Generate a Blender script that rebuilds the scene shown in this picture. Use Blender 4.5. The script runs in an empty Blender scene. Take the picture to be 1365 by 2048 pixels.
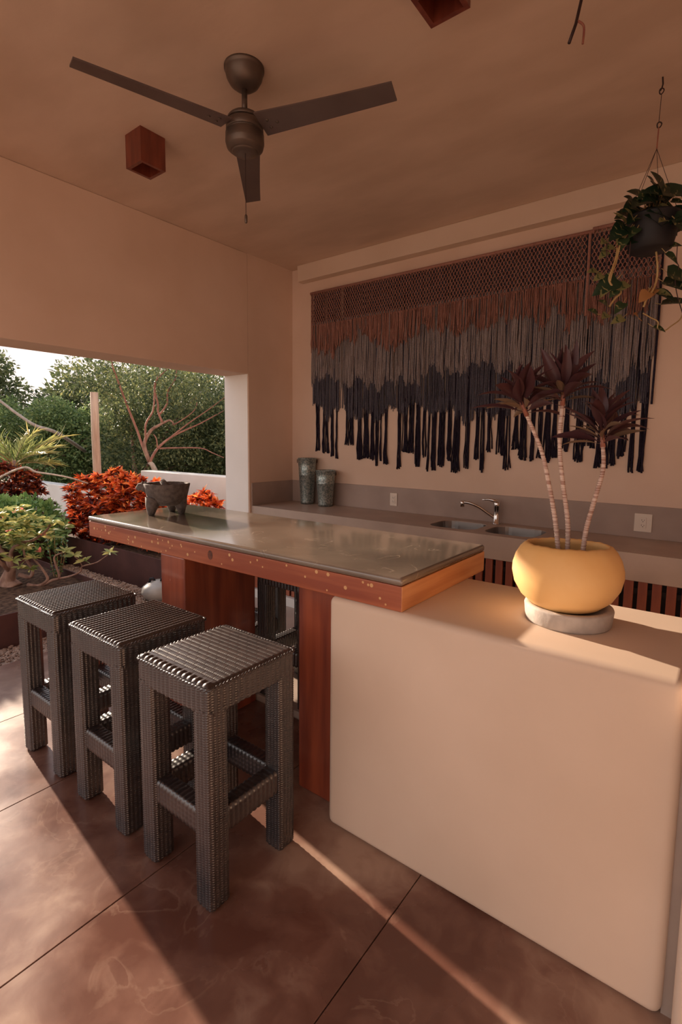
import bpy, bmesh, math, random
import numpy as np
from mathutils import Vector, Matrix

random.seed(7); np.random.seed(7)
C = bpy.context.scene.collection
PI = math.pi
SC = bpy.context.scene

# ------------------------------------------------------------------ camera
cd = bpy.data.cameras.new('camera'); cam = bpy.data.objects.new('camera', cd); C.objects.link(cam); SC.camera = cam
cd.sensor_fit = 'HORIZONTAL'; cd.sensor_width = 36.0; cd.lens = 36.0 * 1008.82 / 1365.0
cd.shift_y = -(1024 - 985.83) / 1365.0; cd.clip_start = 0.05; cd.clip_end = 300
rt = Vector((0.79375017, 0.60816962, 0.00950693)); up = Vector((-0.07030716, 0.07621333, 0.99460969)); fw = Vector((-0.60416684, 0.79014001, -0.10325303))
cam.matrix_world = Matrix(((rt.x, up.x, -fw.x, 3.4888), (rt.y, up.y, -fw.y, -3.7505), (rt.z, up.z, -fw.z, 1.5044), (0, 0, 0, 1)))

# ------------------------------------------------------------------ sky, sun, exposure
w = bpy.data.worlds.new('sky'); SC.world = w; w.use_nodes = True
nt = w.node_tree; bg = nt.nodes['Background']
tc = nt.nodes.new('ShaderNodeTexCoord'); sx = nt.nodes.new('ShaderNodeSeparateXYZ'); rp = nt.nodes.new('ShaderNodeValToRGB')
nt.links.new(tc.outputs['Generated'], sx.inputs[0]); nt.links.new(sx.outputs['Z'], rp.inputs[0]); nt.links.new(rp.outputs[0], bg.inputs[0])
rp.color_ramp.elements[0].position = 0.0; rp.color_ramp.elements[0].color = (1.0, 0.84, 0.74, 1)
rp.color_ramp.elements[1].position = 0.75; rp.color_ramp.elements[1].color = (0.52, 0.56, 0.66, 1)
bg.inputs[1].default_value = 1.05
SUN_AZ, SUN_EL = math.radians(173.1), math.radians(16.5)
sd = bpy.data.lights.new('sun', 'SUN'); sd.energy = 8.0; sd.angle = math.radians(1.0); sd.color = (1.0, 0.80, 0.62)
sun = bpy.data.objects.new('sun', sd); C.objects.link(sun)
sv = Vector((math.cos(SUN_AZ) * math.cos(SUN_EL), math.sin(SUN_AZ) * math.cos(SUN_EL), math.sin(SUN_EL)))
sun.rotation_euler = sv.to_track_quat('Z', 'Y').to_euler(); sun.location = sv * 20
SC.view_settings.view_transform = 'Standard'; SC.view_settings.look = 'None'
SC.view_settings.gamma = 1.0; SC.view_settings.use_curve_mapping = False
SC.view_settings.exposure = 0.58

# ------------------------------------------------------------------ materials
def mat(name, c1, c2=None, scale=4.0, rough=0.7, bump=0.0, bscale=60.0, metal=0.0, spec=0.5, detail=6, stretch=None, coat=0.0, pos=(0.35, 0.65), rrange=None, bdist=0.01):
    m = bpy.data.materials.new(name); m.use_nodes = True; t = m.node_tree; n = t.nodes; l = t.links
    b = n['Principled BSDF']; b.inputs['Roughness'].default_value = rough; b.inputs['Metallic'].default_value = metal
    b.inputs['Specular IOR Level'].default_value = spec; b.inputs['Base Color'].default_value = (*c1, 1); b.inputs['Coat Weight'].default_value = coat
    b.inputs['Coat Roughness'].default_value = 0.12
    co = n.new('ShaderNodeTexCoord'); mp = n.new('ShaderNodeMapping'); l.new(co.outputs['Object'], mp.inputs[0])
    if stretch: mp.inputs['Scale'].default_value = stretch
    if c2:
        no = n.new('ShaderNodeTexNoise'); no.inputs['Scale'].default_value = scale; no.inputs['Detail'].default_value = detail
        l.new(mp.outputs[0], no.inputs[0])
        r = n.new('ShaderNodeValToRGB'); r.color_ramp.elements[0].position = pos[0]; r.color_ramp.elements[1].position = pos[1]
        r.color_ramp.elements[0].color = (*c1, 1); r.color_ramp.elements[1].color = (*c2, 1)
        l.new(no.outputs[0], r.inputs[0]); l.new(r.outputs[0], b.inputs['Base Color'])
        if rrange:
            mr = n.new('ShaderNodeMapRange'); mr.inputs['To Min'].default_value = rrange[0]; mr.inputs['To Max'].default_value = rrange[1]
            mr.inputs['From Min'].default_value = .3; mr.inputs['From Max'].default_value = .7
            l.new(no.outputs[0], mr.inputs[0]); l.new(mr.outputs[0], b.inputs['Roughness'])
    if bump:
        nb = n.new('ShaderNodeTexNoise'); nb.inputs['Scale'].default_value = bscale; nb.inputs['Detail'].default_value = 4
        l.new(mp.outputs[0], nb.inputs[0]); bu = n.new('ShaderNodeBump'); bu.inputs['Strength'].default_value = bump; bu.inputs['Distance'].default_value = bdist
        l.new(nb.outputs[0], bu.inputs['Height']); l.new(bu.outputs[0], b.inputs['Normal'])
    return m

def leafmat(name, cols, rough=0.45, trans=0.35, attr='rnd', stripe=None):
    """leaf colour picked per leaf from the mesh attribute; some light passes through"""
    m = bpy.data.materials.new(name); m.use_nodes = True; t = m.node_tree; n = t.nodes; l = t.links
    b = n['Principled BSDF']; b.inputs['Roughness'].default_value = rough; b.inputs['Specular IOR Level'].default_value = 0.4
    a = n.new('ShaderNodeAttribute'); a.attribute_name = attr
    r = n.new('ShaderNodeValToRGB'); e = r.color_ramp.elements
    e[0].color = (*cols[0], 1); e[1].color = (*cols[-1], 1); e[0].position = 0; e[1].position = 1
    for i in range(1, len(cols) - 1):
        x = e.new(i / (len(cols) - 1)); x.color = (*cols[i], 1)
    l.new(a.outputs['Fac'], r.inputs[0]); col = r.outputs[0]
    if stripe:
        co = n.new('ShaderNodeTexCoord'); no = n.new('ShaderNodeTexNoise'); no.inputs['Scale'].default_value = stripe[1]; no.inputs['Detail'].default_value = 3
        mp = n.new('ShaderNodeMapping'); mp.inputs['Scale'].default_value = stripe[2]; l.new(co.outputs['Object'], mp.inputs[0]); l.new(mp.outputs[0], no.inputs[0])
        rr = n.new('ShaderNodeValToRGB'); rr.color_ramp.elements[0].position = stripe[3]; rr.color_ramp.elements[1].position = stripe[3] + .05
        l.new(no.outputs[0], rr.inputs[0]); mx = n.new('ShaderNodeMixRGB'); mx.inputs[2].default_value = (*stripe[0], 1)
        l.new(rr.outputs[0], mx.inputs[0]); l.new(col, mx.inputs[1]); col = mx.outputs[0]
    l.new(col, b.inputs['Base Color'])
    tr = n.new('ShaderNodeBsdfTranslucent'); l.new(col, tr.inputs[0]); mi = n.new('ShaderNodeMixShader'); mi.inputs[0].default_value = trans
    l.new(b.outputs[0], mi.inputs[1]); l.new(tr.outputs[0], mi.inputs[2]); l.new(mi.outputs[0], n['Material Output'].inputs[0])
    return m

M = {}
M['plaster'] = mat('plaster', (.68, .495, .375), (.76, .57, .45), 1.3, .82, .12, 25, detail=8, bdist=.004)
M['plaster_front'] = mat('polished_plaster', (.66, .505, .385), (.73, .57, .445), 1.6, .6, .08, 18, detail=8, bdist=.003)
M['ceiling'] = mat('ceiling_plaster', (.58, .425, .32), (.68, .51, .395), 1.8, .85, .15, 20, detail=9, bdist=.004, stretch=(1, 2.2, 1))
M['concrete'] = mat('counter_concrete', (.40, .31, .255), (.50, .39, .32), 3, .45, .05, 60, detail=8, bdist=.002)
M['backsplash'] = mat('backsplash_concrete', (.33, .245, .205), (.41, .31, .26), 3, .6, .05, 60, detail=8, bdist=.002)
M['white_paint'] = mat('white_paint', (.74, .72, .68), (.68, .65, .6), 3, .6)
M['reveal_paint'] = mat('reveal_paint', (.80, .76, .71), (.86, .82, .77), 2, .7, .08, 25, bdist=.003)
M['grout'] = mat('grout', (.17, .11, .08), (.28, .2, .15), 12, .9)
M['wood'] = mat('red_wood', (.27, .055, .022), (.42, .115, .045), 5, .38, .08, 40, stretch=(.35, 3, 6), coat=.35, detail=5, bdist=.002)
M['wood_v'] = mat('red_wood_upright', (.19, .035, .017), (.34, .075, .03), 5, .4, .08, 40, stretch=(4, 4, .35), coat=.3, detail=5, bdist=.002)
M['wood_end_lit'] = mat('lit_wood_end', (.54, .22, .085), (.68, .33, .145), 5, .42, .08, 40, stretch=(3, .4, 7), coat=.3, detail=5, bdist=.002)  # same frame wood, paler: the brighter light on the end is in the colour
M['slat_wood'] = mat('slat_wood', (.22, .055, .03), (.36, .105, .05), 6, .55, .1, 50, stretch=(3, 3, .4), bdist=.002)
M['plug'] = mat('wood_plug', (.62, .33, .14), (.7, .42, .2), 20, .4)
M['knot'] = mat('wood_knot', (.07, .02, .012), (.16, .04, .02), 30, .4)
M['wicker'] = mat('wicker', (.020, .016, .017), (.042, .031, .029), 14, .33, .2, 320, detail=3, spec=1.0, bdist=.001, coat=.5)
M['dark'] = mat('dark_cavity', (.03, .022, .02), None, rough=.9)
M['bronze'] = mat('bronze_metal', (.115, .085, .07), (.15, .112, .09), 6, .42, metal=.55)
M['blade'] = mat('fan_blade', (.088, .060, .055), (.11, .078, .07), 5, .5)
M['steel'] = mat('steel', (.34, .31, .29), None, rough=.33, metal=1)
M['chrome'] = mat('chrome', (.62, .6, .58), None, rough=.12, metal=1)
M['galv'] = mat('galvanised_steel', (.21, .27, .26), (.46, .50, .47), 70, .4, .1, 80, metal=.75, detail=2, pos=(.42, .58), bdist=.002)
M['lamp_wood'] = mat('lamp_box_wood', (.13, .025, .014), (.22, .05, .025), 8, .42, stretch=(3, 3, .5), coat=.2)
M['plastic'] = mat('outlet_plastic', (.74, .64, .54), None, rough=.35)
M['pot_yellow'] = mat('yellow_clay', (.86, .49, .17), (.92, .58, .24), 4, .62, .1, 30, detail=6, bdist=.003)
M['saucer'] = mat('saucer_concrete', (.36, .31, .27), (.55, .48, .42), 16, .85, .3, 60, pos=(.3, .6), bdist=.004)
M['soil'] = mat('soil', (.04, .024, .018), (.13, .08, .055), 30, .95, .6, 60, spec=.1)
M['stone_dark'] = mat('basalt', (.085, .068, .06), (.15, .12, .105), 40, .85, .6, 130, bdist=.006)
M['corten'] = mat('rusted_steel', (.055, .02, .018), (.095, .036, .03), 4, .7, .1, 60)
M['bark'] = mat('bark', (.20, .105, .075), (.34, .21, .155), 22, .85, .6, 60, stretch=(1, 1, .4))
M['bark_red'] = mat('red_bark', (.23, .09, .065), (.36, .17, .12), 18, .7, .3, 60, stretch=(1, 1, .3))
M['bark_pale'] = mat('pale_bark', (.34, .27, .22), (.5, .42, .35), 18, .8, .4, 60, stretch=(1, 1, .2))
M['cane'] = mat('cane_stem', (.38, .21, .16), (.72, .56, .47), 60, .6, .3, 100, stretch=(.15, .15, 4.5), pos=(.42, .56))
M['petiole'] = mat('petiole', (.24, .07, .055), (.34, .13, .08), 20, .4)
M['vine'] = mat('vine_stem', (.42, .27, .11), (.5, .36, .16), 20, .5)
M['root'] = mat('aerial_root', (.07, .03, .03), None, rough=.7)
M['black_pot'] = mat('black_plastic', (.010, .009, .012), None, rough=.6)
M['wire'] = mat('thin_wire', (.05, .03, .03), None, rough=.5, metal=.6)
M['cord_brown'] = mat('cotton_brown', (.31, .15, .118), (.40, .205, .16), 120, .95, spec=.1)
M['cord_grey'] = mat('cotton_grey', (.27, .225, .22), (.38, .32, .31), 120, .95, spec=.1)
M['cord_slate'] = mat('cotton_slate', (.085, .078, .10), (.14, .13, .155), 120, .95, spec=.1)
M['cord_black'] = mat('cotton_black', (.018, .014, .024), (.034, .026, .04), 120, .95, spec=.1)
M['ground'] = mat('earth', (.12, .085, .06), (.2, .15, .1), 3, .95)
M['bounce_ground'] = mat('bounce_ground_stone', (.50, .37, .28), (.6, .46, .35), 1.2, .7)  # light stone colour for the added bounce ground
M['gravel'] = mat('gravel_stone', (.26, .17, .125), (.44, .32, .25), 18, .9)
M['clay_white'] = mat('pale_glaze', (.36, .34, .31), (.44, .42, .38), 10, .4)
M['post'] = mat('weathered_post', (.34, .23, .165), (.5, .37, .28), 14, .85, .4, 60, stretch=(2, 2, .2))
M['leaf_cordy'] = leafmat('cordyline_leaf', [(.065, .026, .034), (.11, .045, .045), (.18, .08, .05)], .34, .2)
M['leaf_cordy_under'] = leafmat('cordyline_leaf_under', [(.16, .105, .07), (.2, .13, .08)], .45, .15)
M['leaf_pothos'] = leafmat('pothos_leaf', [(.016, .035, .02), (.022, .052, .025), (.045, .075, .032)], .35, .2, stripe=((.34, .30, .13), 14, (1, 4, 1), .56))
M['leaf_pothos_pale'] = leafmat('variegated_leaf', [(.22, .22, .09), (.30, .28, .12)], .4, .25, stripe=((.04, .085, .035), 16, (1, 3, 1), .54))
M['leaf_dry'] = leafmat('dry_leaf', [(.42, .2, .07), (.42, .2, .07)], .6, .2)
M['leaf_green'] = leafmat('bright_leaf', [(.10, .2, .06), (.22, .38, .12), (.38, .52, .2)], .35, .35)
M['leaf_mid'] = leafmat('mid_leaf', [(.055, .08, .038), (.125, .165, .07), (.28, .29, .12)], .55, .35)
M['leaf_far'] = leafmat('far_leaf', [(.075, .125, .05), (.19, .28, .10), (.36, .42, .16)], .5, .4)
M['leaf_distant'] = leafmat('distant_leaf', [(.045, .07, .032), (.11, .14, .06), (.2, .22, .09)], .7, .3)
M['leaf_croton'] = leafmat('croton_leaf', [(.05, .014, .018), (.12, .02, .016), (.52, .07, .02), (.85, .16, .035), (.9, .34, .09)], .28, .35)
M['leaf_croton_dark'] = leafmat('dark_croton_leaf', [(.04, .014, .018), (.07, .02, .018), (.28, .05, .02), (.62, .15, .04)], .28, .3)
M['leaf_yel'] = leafmat('yellow_green_leaf', [(.16, .24, .08), (.40, .43, .15), (.6, .54, .2)], .6, .35)
M['leaf_small'] = leafmat('glossy_leaf', [(.05, .14, .045), (.1, .22, .07)], .25, .3)
M['petal'] = leafmat('petal', [(.85, .25, .22), (.9, .42, .36)], .5, .35)
M['palm'] = leafmat('palm_leaflet', [(.14, .2, .06), (.36, .38, .13), (.55, .45, .16)], .4, .4)

def stone_top():
    m = mat('polished_stone', (.14, .108, .084), (.24, .19, .148), 2.5, .2, .02, 30, detail=9, rrange=(.10, .22), bdist=.001, spec=.8, coat=.4)
    t = m.node_tree; n = t.nodes; l = t.links; b = n['Principled BSDF']
    co = n.new('ShaderNodeTexCoord'); no = n.new('ShaderNodeTexNoise'); no.inputs['Scale'].default_value = 3.2; no.inputs['Detail'].default_value = 7; no.inputs['Distortion'].default_value = 1.3
    l.new(co.outputs['Object'], no.inputs[0])
    r = n.new('ShaderNodeValToRGB'); e = r.color_ramp.elements; e[0].position = .49; e[0].color = (0, 0, 0, 1); e[1].position = .5; e[1].color = (1, 1, 1, 1); x = e.new(.512); x.color = (0, 0, 0, 1)
    l.new(no.outputs[0], r.inputs[0]); n2 = n.new('ShaderNodeTexNoise'); n2.inputs['Scale'].default_value = 9; l.new(co.outputs['Object'], n2.inputs[0])
    r2 = n.new('ShaderNodeValToRGB'); r2.color_ramp.elements[0].position = .5; r2.color_ramp.elements[1].position = .68; l.new(n2.outputs[0], r2.inputs[0])
    mu = n.new('ShaderNodeMath'); mu.operation = 'MULTIPLY'; l.new(r.outputs[0], mu.inputs[0]); l.new(r2.outputs[0], mu.inputs[1])
    src = b.inputs['Base Color'].links[0].from_socket; mx = n.new('ShaderNodeMixRGB'); mx.inputs[2].default_value = (.45, .36, .28, 1)
    l.new(mu.outputs[0], mx.inputs[0]); l.new(src, mx.inputs[1]); l.new(mx.outputs[0], b.inputs['Base Color'])
    return m
M['stone_top'] = stone_top()

def tile_mat():
    m = bpy.data.materials.new('travertine'); m.use_nodes = True; t = m.node_tree; n = t.nodes; l = t.links; b = n['Principled BSDF']
    co = n.new('ShaderNodeTexCoord')
    def noise(s, d=8, dist=0.0):
        x = n.new('ShaderNodeTexNoise'); x.inputs['Scale'].default_value = s; x.inputs['Detail'].default_value = d; x.inputs['Distortion'].default_value = dist; l.new(co.outputs['Object'], x.inputs[0]); return x
    a = noise(1.6, 9, .4); r = n.new('ShaderNodeValToRGB'); e = r.color_ramp.elements
    e[0].position = .34; e[0].color = (.13, .055, .038, 1); e[1].position = .70; e[1].color = (.40, .265, .195, 1); x = e.new(.5); x.color = (.21, .105, .075, 1)
    bl_ = noise(8.5, 9, .6); ad = n.new('ShaderNodeMath'); ad.operation = 'MULTIPLY_ADD'; ad.inputs[1].default_value = .45; l.new(bl_.outputs[0], ad.inputs[0])
    sc_ = n.new('ShaderNodeMath'); sc_.operation = 'MULTIPLY_ADD'; sc_.inputs[1].default_value = .95; sc_.inputs[2].default_value = -.2; l.new(a.outputs[0], sc_.inputs[0]); l.new(sc_.outputs[0], ad.inputs[2])
    l.new(ad.outputs[0], r.inputs[0])
    v = noise(4.2, 9, .9); rv = n.new('ShaderNodeValToRGB'); e = rv.color_ramp.elements; e[0].position = .57; e[0].color = (0, 0, 0, 1); e[1].position = .60; e[1].color = (.28, .28, .28, 1); y = e.new(.61); y.color = (0, 0, 0, 1)
    l.new(v.outputs[0], rv.inputs[0]); v2 = noise(7, 6, .5); mu = n.new('ShaderNodeMath'); mu.operation = 'MULTIPLY'; l.new(rv.outputs[0], mu.inputs[0]); l.new(v2.outputs[0], mu.inputs[1])
    mx = n.new('ShaderNodeMixRGB'); mx.inputs[2].default_value = (.50, .34, .245, 1); l.new(mu.outputs[0], mx.inputs[0]); l.new(r.outputs[0], mx.inputs[1])
    l.new(mx.outputs[0], b.inputs['Base Color'])
    mr = n.new('ShaderNodeMapRange'); mr.inputs['To Min'].default_value = .2; mr.inputs['To Max'].default_value = .42; mr.inputs['From Min'].default_value = .3; mr.inputs['From Max'].default_value = .7
    l.new(a.outputs[0], mr.inputs[0]); l.new(mr.outputs[0], b.inputs['Roughness'])
    bu = n.new('ShaderNodeBump'); bu.inputs['Strength'].default_value = .15; bu.inputs['Distance'].default_value = .004; l.new(noise(9, 6).outputs[0], bu.inputs['Height']); l.new(bu.outputs[0], b.inputs['Normal'])
    return m
M['tile'] = tile_mat()

# ------------------------------------------------------------------ helpers
def link(name, me, m, parent=None, smooth=True):
    o = bpy.data.objects.new(name, me); C.objects.link(o)
    if m is not None and not me.materials: me.materials.append(m)
    if parent is not None: o.parent = parent
    if smooth: me.polygons.foreach_set('use_smooth', [True] * len(me.polygons))
    return o

class MB:
    def __init__(s): s.v = []; s.f = []
    def add(s, vs, fs):
        k = len(s.v); s.v += [tuple(p) for p in vs]; s.f += [tuple(i + k for i in f) for f in fs]; return s
    def box(s, x0, x1, y0, y1, z0, z1):
        return s.add([(x0, y0, z0), (x1, y0, z0), (x1, y1, z0), (x0, y1, z0), (x0, y0, z1), (x1, y0, z1), (x1, y1, z1), (x0, y1, z1)],
                     [(0, 3, 2, 1), (4, 5, 6, 7), (0, 1, 5, 4), (1, 2, 6, 5), (2, 3, 7, 6), (3, 0, 4, 7)])
    def tube(s, pts, r, n=8, cap=True):
        pts = [Vector(p) for p in pts]; rs = r if isinstance(r, (list, tuple)) else [r] * len(pts); vs = []; fs = []; u = None
        for i, p in enumerate(pts):
            t = (pts[min(i + 1, len(pts) - 1)] - pts[max(i - 1, 0)]).normalized()
            if u is None: u = t.orthogonal().normalized()
            else:
                u = (u - t * u.dot(t)); u = u.normalized() if u.length > 1e-6 else t.orthogonal().normalized()
            w_ = t.cross(u)
            for k in range(n):
                a = 2 * PI * k / n; vs.append(p + (u * math.cos(a) + w_ * math.sin(a)) * rs[i])
        for i in range(len(pts) - 1):
            for k in range(n): fs.append((i * n + k, i * n + (k + 1) % n, (i + 1) * n + (k + 1) % n, (i + 1) * n + k))
        if cap: fs.append(tuple(range(n - 1, -1, -1))); fs.append(tuple((len(pts) - 1) * n + k for k in range(n)))
        return s.add(vs, fs)
    def lathe(s, prof, n=32, c=(0, 0, 0)):
        vs = []; fs = []
        for (r, z) in prof:
            for k in range(n): a = 2 * PI * k / n; vs.append((c[0] + r * math.cos(a), c[1] + r * math.sin(a), c[2] + z))
        for i in range(len(prof) - 1):
            for k in range(n): fs.append((i * n + k, i * n + (k + 1) % n, (i + 1) * n + (k + 1) % n, (i + 1) * n + k))
        if prof[0][0] > 1e-5: fs.append(tuple(range(n - 1, -1, -1)))
        if prof[-1][0] > 1e-5: fs.append(tuple((len(prof) - 1) * n + k for k in range(n)))
        return s.add(vs, fs)
    def prism(s, poly, z0, z1):
        n = len(poly)
        return s.add([(x, y, z0) for x, y in poly] + [(x, y, z1) for x, y in poly],
                     [tuple(range(n - 1, -1, -1)), tuple(range(n, 2 * n))] + [(i, (i + 1) % n, n + (i + 1) % n, n + i) for i in range(n)])
    def mesh(s, name='m', bevel=0, seg=2):
        me = bpy.data.meshes.new(name); me.from_pydata(s.v, [], s.f)
        if bevel:
            b = bmesh.new(); b.from_mesh(me)
            bmesh.ops.bevel(b, geom=list(b.edges), offset=bevel, segments=seg, profile=.5, affect='EDGES', clamp_overlap=True)
            b.to_mesh(me); b.free()
        me.update(); return me
    def build(s, name, m, parent=None, bevel=0, seg=2, smooth=False):
        o = link(name, s.mesh(name, bevel, seg), m, parent, smooth)
        return o

def smooth_path(pts, sub=6):
    P = [Vector(p) for p in pts]; out = []
    for i in range(len(P) - 1):
        p0 = P[max(i - 1, 0)]; p1 = P[i]; p2 = P[i + 1]; p3 = P[min(i + 2, len(P) - 1)]
        for k in range(sub):
            t = k / sub
            out.append(.5 * ((2 * p1) + (p2 - p0) * t + (2 * p0 - 5 * p1 + 4 * p2 - p3) * t * t + (3 * p1 - p0 - 3 * p2 + p3) * t ** 3))
    out.append(P[-1]); return out
def lin(a, b, n): return [a + (b - a) * i / max(1, n - 1) for i in range(n)]

def tag(o, label, cat, group=None, kind=None):
    o['label'] = label; o['category'] = cat
    if group: o['group'] = group
    if kind: o['kind'] = kind
    return o
def thing(name, label, cat, loc=(0, 0, 0), rz=0, group=None):
    o = bpy.data.objects.new(name, None); C.objects.link(o); o.location = loc; o.rotation_euler = (0, 0, rz); o.empty_display_size = .1
    return tag(o, label, cat, group)
def struct(o): o['kind'] = 'structure'; return o
def dup(root, loc, label, rz=0):
    r = root.copy(); C.objects.link(r); r.location = loc; r['label'] = label; r.rotation_euler = (0, 0, rz)
    for ch in list(root.children):
        c = ch.copy(); C.objects.link(c); c.parent = r
        for g in list(ch.children):
            d = g.copy(); C.objects.link(d); d.parent = c
    return r

def np_mesh(name, V, F, m, parent=None, attr=None, smooth=True, kind=None):
    """V (n,3), F (m,k) one face size"""
    me = bpy.data.meshes.new(name); k = F.shape[1]
    me.vertices.add(len(V)); me.vertices.foreach_set('co', V.astype(np.float32).ravel())
    me.loops.add(F.size); me.loops.foreach_set('vertex_index', F.astype(np.int32).ravel())
    me.polygons.add(len(F)); me.polygons.foreach_set('loop_start', np.arange(0, F.size, k, dtype=np.int32))
    if attr is not None:
        a = me.attributes.new('rnd', 'FLOAT', 'POINT'); a.data.foreach_set('value', attr.astype(np.float32))
    me.update(calc_edges=True); me.validate()
    o = link(name, me, m, parent, smooth)
    if kind: o['kind'] = kind
    return o

LEAF = (np.array([(0, 0, 0), (-.5, .45, .12), (0, .5, 0), (.5, .45, .12), (0, 1, -.06)]), np.array([(0, 2, 1, 1), (0, 3, 2, 2)]))
def leaf_tmpl(width=.4, curl=.15, fold=.12, n=3):
    """a leaf along +Y of length 1, folded on the midrib: quads"""
    V = []; F = []
    for i in range(n + 1):
        t = i / n; wd = width * .5 * (math.sin(PI * (t ** .8)) if 0 < t < 1 else 0.02); z = -curl * t * t
        V += [(-wd, t, z + fold * wd * 2), (0, t, z), (wd, t, z + fold * wd * 2)]
    for i in range(n):
        a = i * 3; F += [(a, a + 1, a + 4, a + 3), (a + 1, a + 2, a + 5, a + 4)]
    return np.array(V), np.array(F)

def scatter(name, tmpl, pos, d, size, m, parent=None, roll=None, rnd=None, kind='stuff'):
    V, F = tmpl; N = len(pos); d = d / (np.linalg.norm(d, axis=1, keepdims=True) + 1e-9)
    u = roll if roll is not None else np.random.randn(N, 3) * .6 + np.array([0, 0, 1.0])
    x = np.cross(d, u); x /= (np.linalg.norm(x, axis=1, keepdims=True) + 1e-9); z = np.cross(x, d)
    s = np.asarray(size).reshape(-1, 1, 1) * np.ones((N, 1, 1))
    P = pos[:, None, :] + s * (V[None, :, 0, None] * x[:, None, :] + V[None, :, 1, None] * d[:, None, :] + V[None, :, 2, None] * z[:, None, :])
    FF = (F[None] + (np.arange(N) * len(V))[:, None, None]).reshape(-1, F.shape[1])
    r = np.random.rand(N) if rnd is None else rnd
    return np_mesh(name, P.reshape(-1, 3), FF, m, parent, np.repeat(r, len(V)), True, kind)

def blob_points(blobs, N, shell=.55):
    """points in ellipsoids (cx,cy,cz,rx,ry,rz), denser towards the skin"""
    vol = np.array([b[3] * b[4] * b[5] for b in blobs]) ** .8; cnt = np.random.multinomial(N, vol / vol.sum()); P = []; D = []
    for b, c in zip(blobs, cnt):
        v = np.random.randn(c, 3); v /= np.linalg.norm(v, axis=1, keepdims=True)
        r = shell + (1 - shell) * np.random.rand(c, 1) ** .7; r *= 1 + .12 * np.sin(v[:, :1] * 7 + v[:, 1:2] * 5 + b[0]) * np.cos(v[:, 2:] * 6)
        P.append(np.array(b[:3]) + v * r * np.array(b[3:])); D.append(v + np.random.randn(c, 3) * .7 + np.array([0, 0, -.1]))
    return np.concatenate(P), np.concatenate(D)

# ------------------------------------------------------------------ the setting
HC = 3.136
X1, Y1 = 4.75, -5.6
floor_o = struct(MB().box(-.24, X1, Y1, 0, -.12, -.012).build('floor', M['grout']))
tile_x = [-.24, .52 - .0, 1.252, 2.003, 2.74, 3.48, 4.22, X1]
g = .0015
for i in range(len(tile_x) - 1):
    ys = [0, -1.82, Y1] if i % 2 == 0 else [0, -1.82, Y1]
    ys = [-1.825, -3.9 - .25 * (i % 3), Y1]
    for j in range(len(ys) - 1):
        b = MB().box(tile_x[i] + g, tile_x[i + 1] - g, ys[j + 1] + g, ys[j] - g, -.012, 0.0)
        b.build('floor_tile', M['tile'], floor_o, bevel=.0015, seg=1)
dais = struct(MB().box(0, X1, -1.82, 0, -.012, .035).build('floor_step', M['concrete'], None, bevel=.004))
dais['kind'] = 'structure'
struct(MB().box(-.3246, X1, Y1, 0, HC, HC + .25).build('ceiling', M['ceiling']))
struct(MB().box(-.3246, X1, 0, .25, -.1, HC + .25).build('wall_back', M['plaster']))
struct(MB().box(-.3246, 0, -.582, 0, -.1, HC).build('wall_left', M['plaster']))
struct(MB().box(-.3246, -.010, -.587, -.581, -.06, 2.094).build('trim_3', M['reveal_paint']))
struct(MB().box(-.3246, 0, Y1, -.582, 2.094, HC).build('wall_left_header', M['plaster'], bevel=.006))
bulk = struct(MB().box(.141, X1, -.085, 0, 2.99, HC).build('trim_1', M['plaster_front'], bevel=.004))
struct(MB().box(X1, X1 + .25, Y1, 0, -.1, HC).build('wall_shade_right', M['plaster']))  # unseen side wall, added to darken the right of the room
# plastered half wall and the return at its end
def halfwall():
    b = MB().box(2.329, 3.452, -2.307, -1.720, 0, .9226)
    o = b.build('wall_half', M['plaster_front'], bevel=.028, seg=5, smooth=True); return struct(o)
halfwall()
struct(MB().box(3.475, 4.4, -2.36, -1.72, 0, .9226).build('wall_return', M['plaster_front'], bevel=.02, seg=4, smooth=True))
struct(MB().box(3.45, 3.478, -2.28, -1.74, 0, .9).build('trim_2', M['concrete']))
# ground outside
gr = MB(); gr.box(-40, -.24, -30, 40, -.3, -.06); gr.build('garden_soil', M['ground'])['kind'] = 'structure'
struct(MB().box(-.24, 40, -40, Y1, -.3, -.02).build('bounce_ground_front', M['bounce_ground']))  # unseen pale ground, added to bounce warm sunlight up to the ceiling
struct(MB().box(X1, 40, Y1, 30, -.3, -.02).build('bounce_ground_side', M['bounce_ground']))  # added bounce ground continued on the right, also unseen

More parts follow.
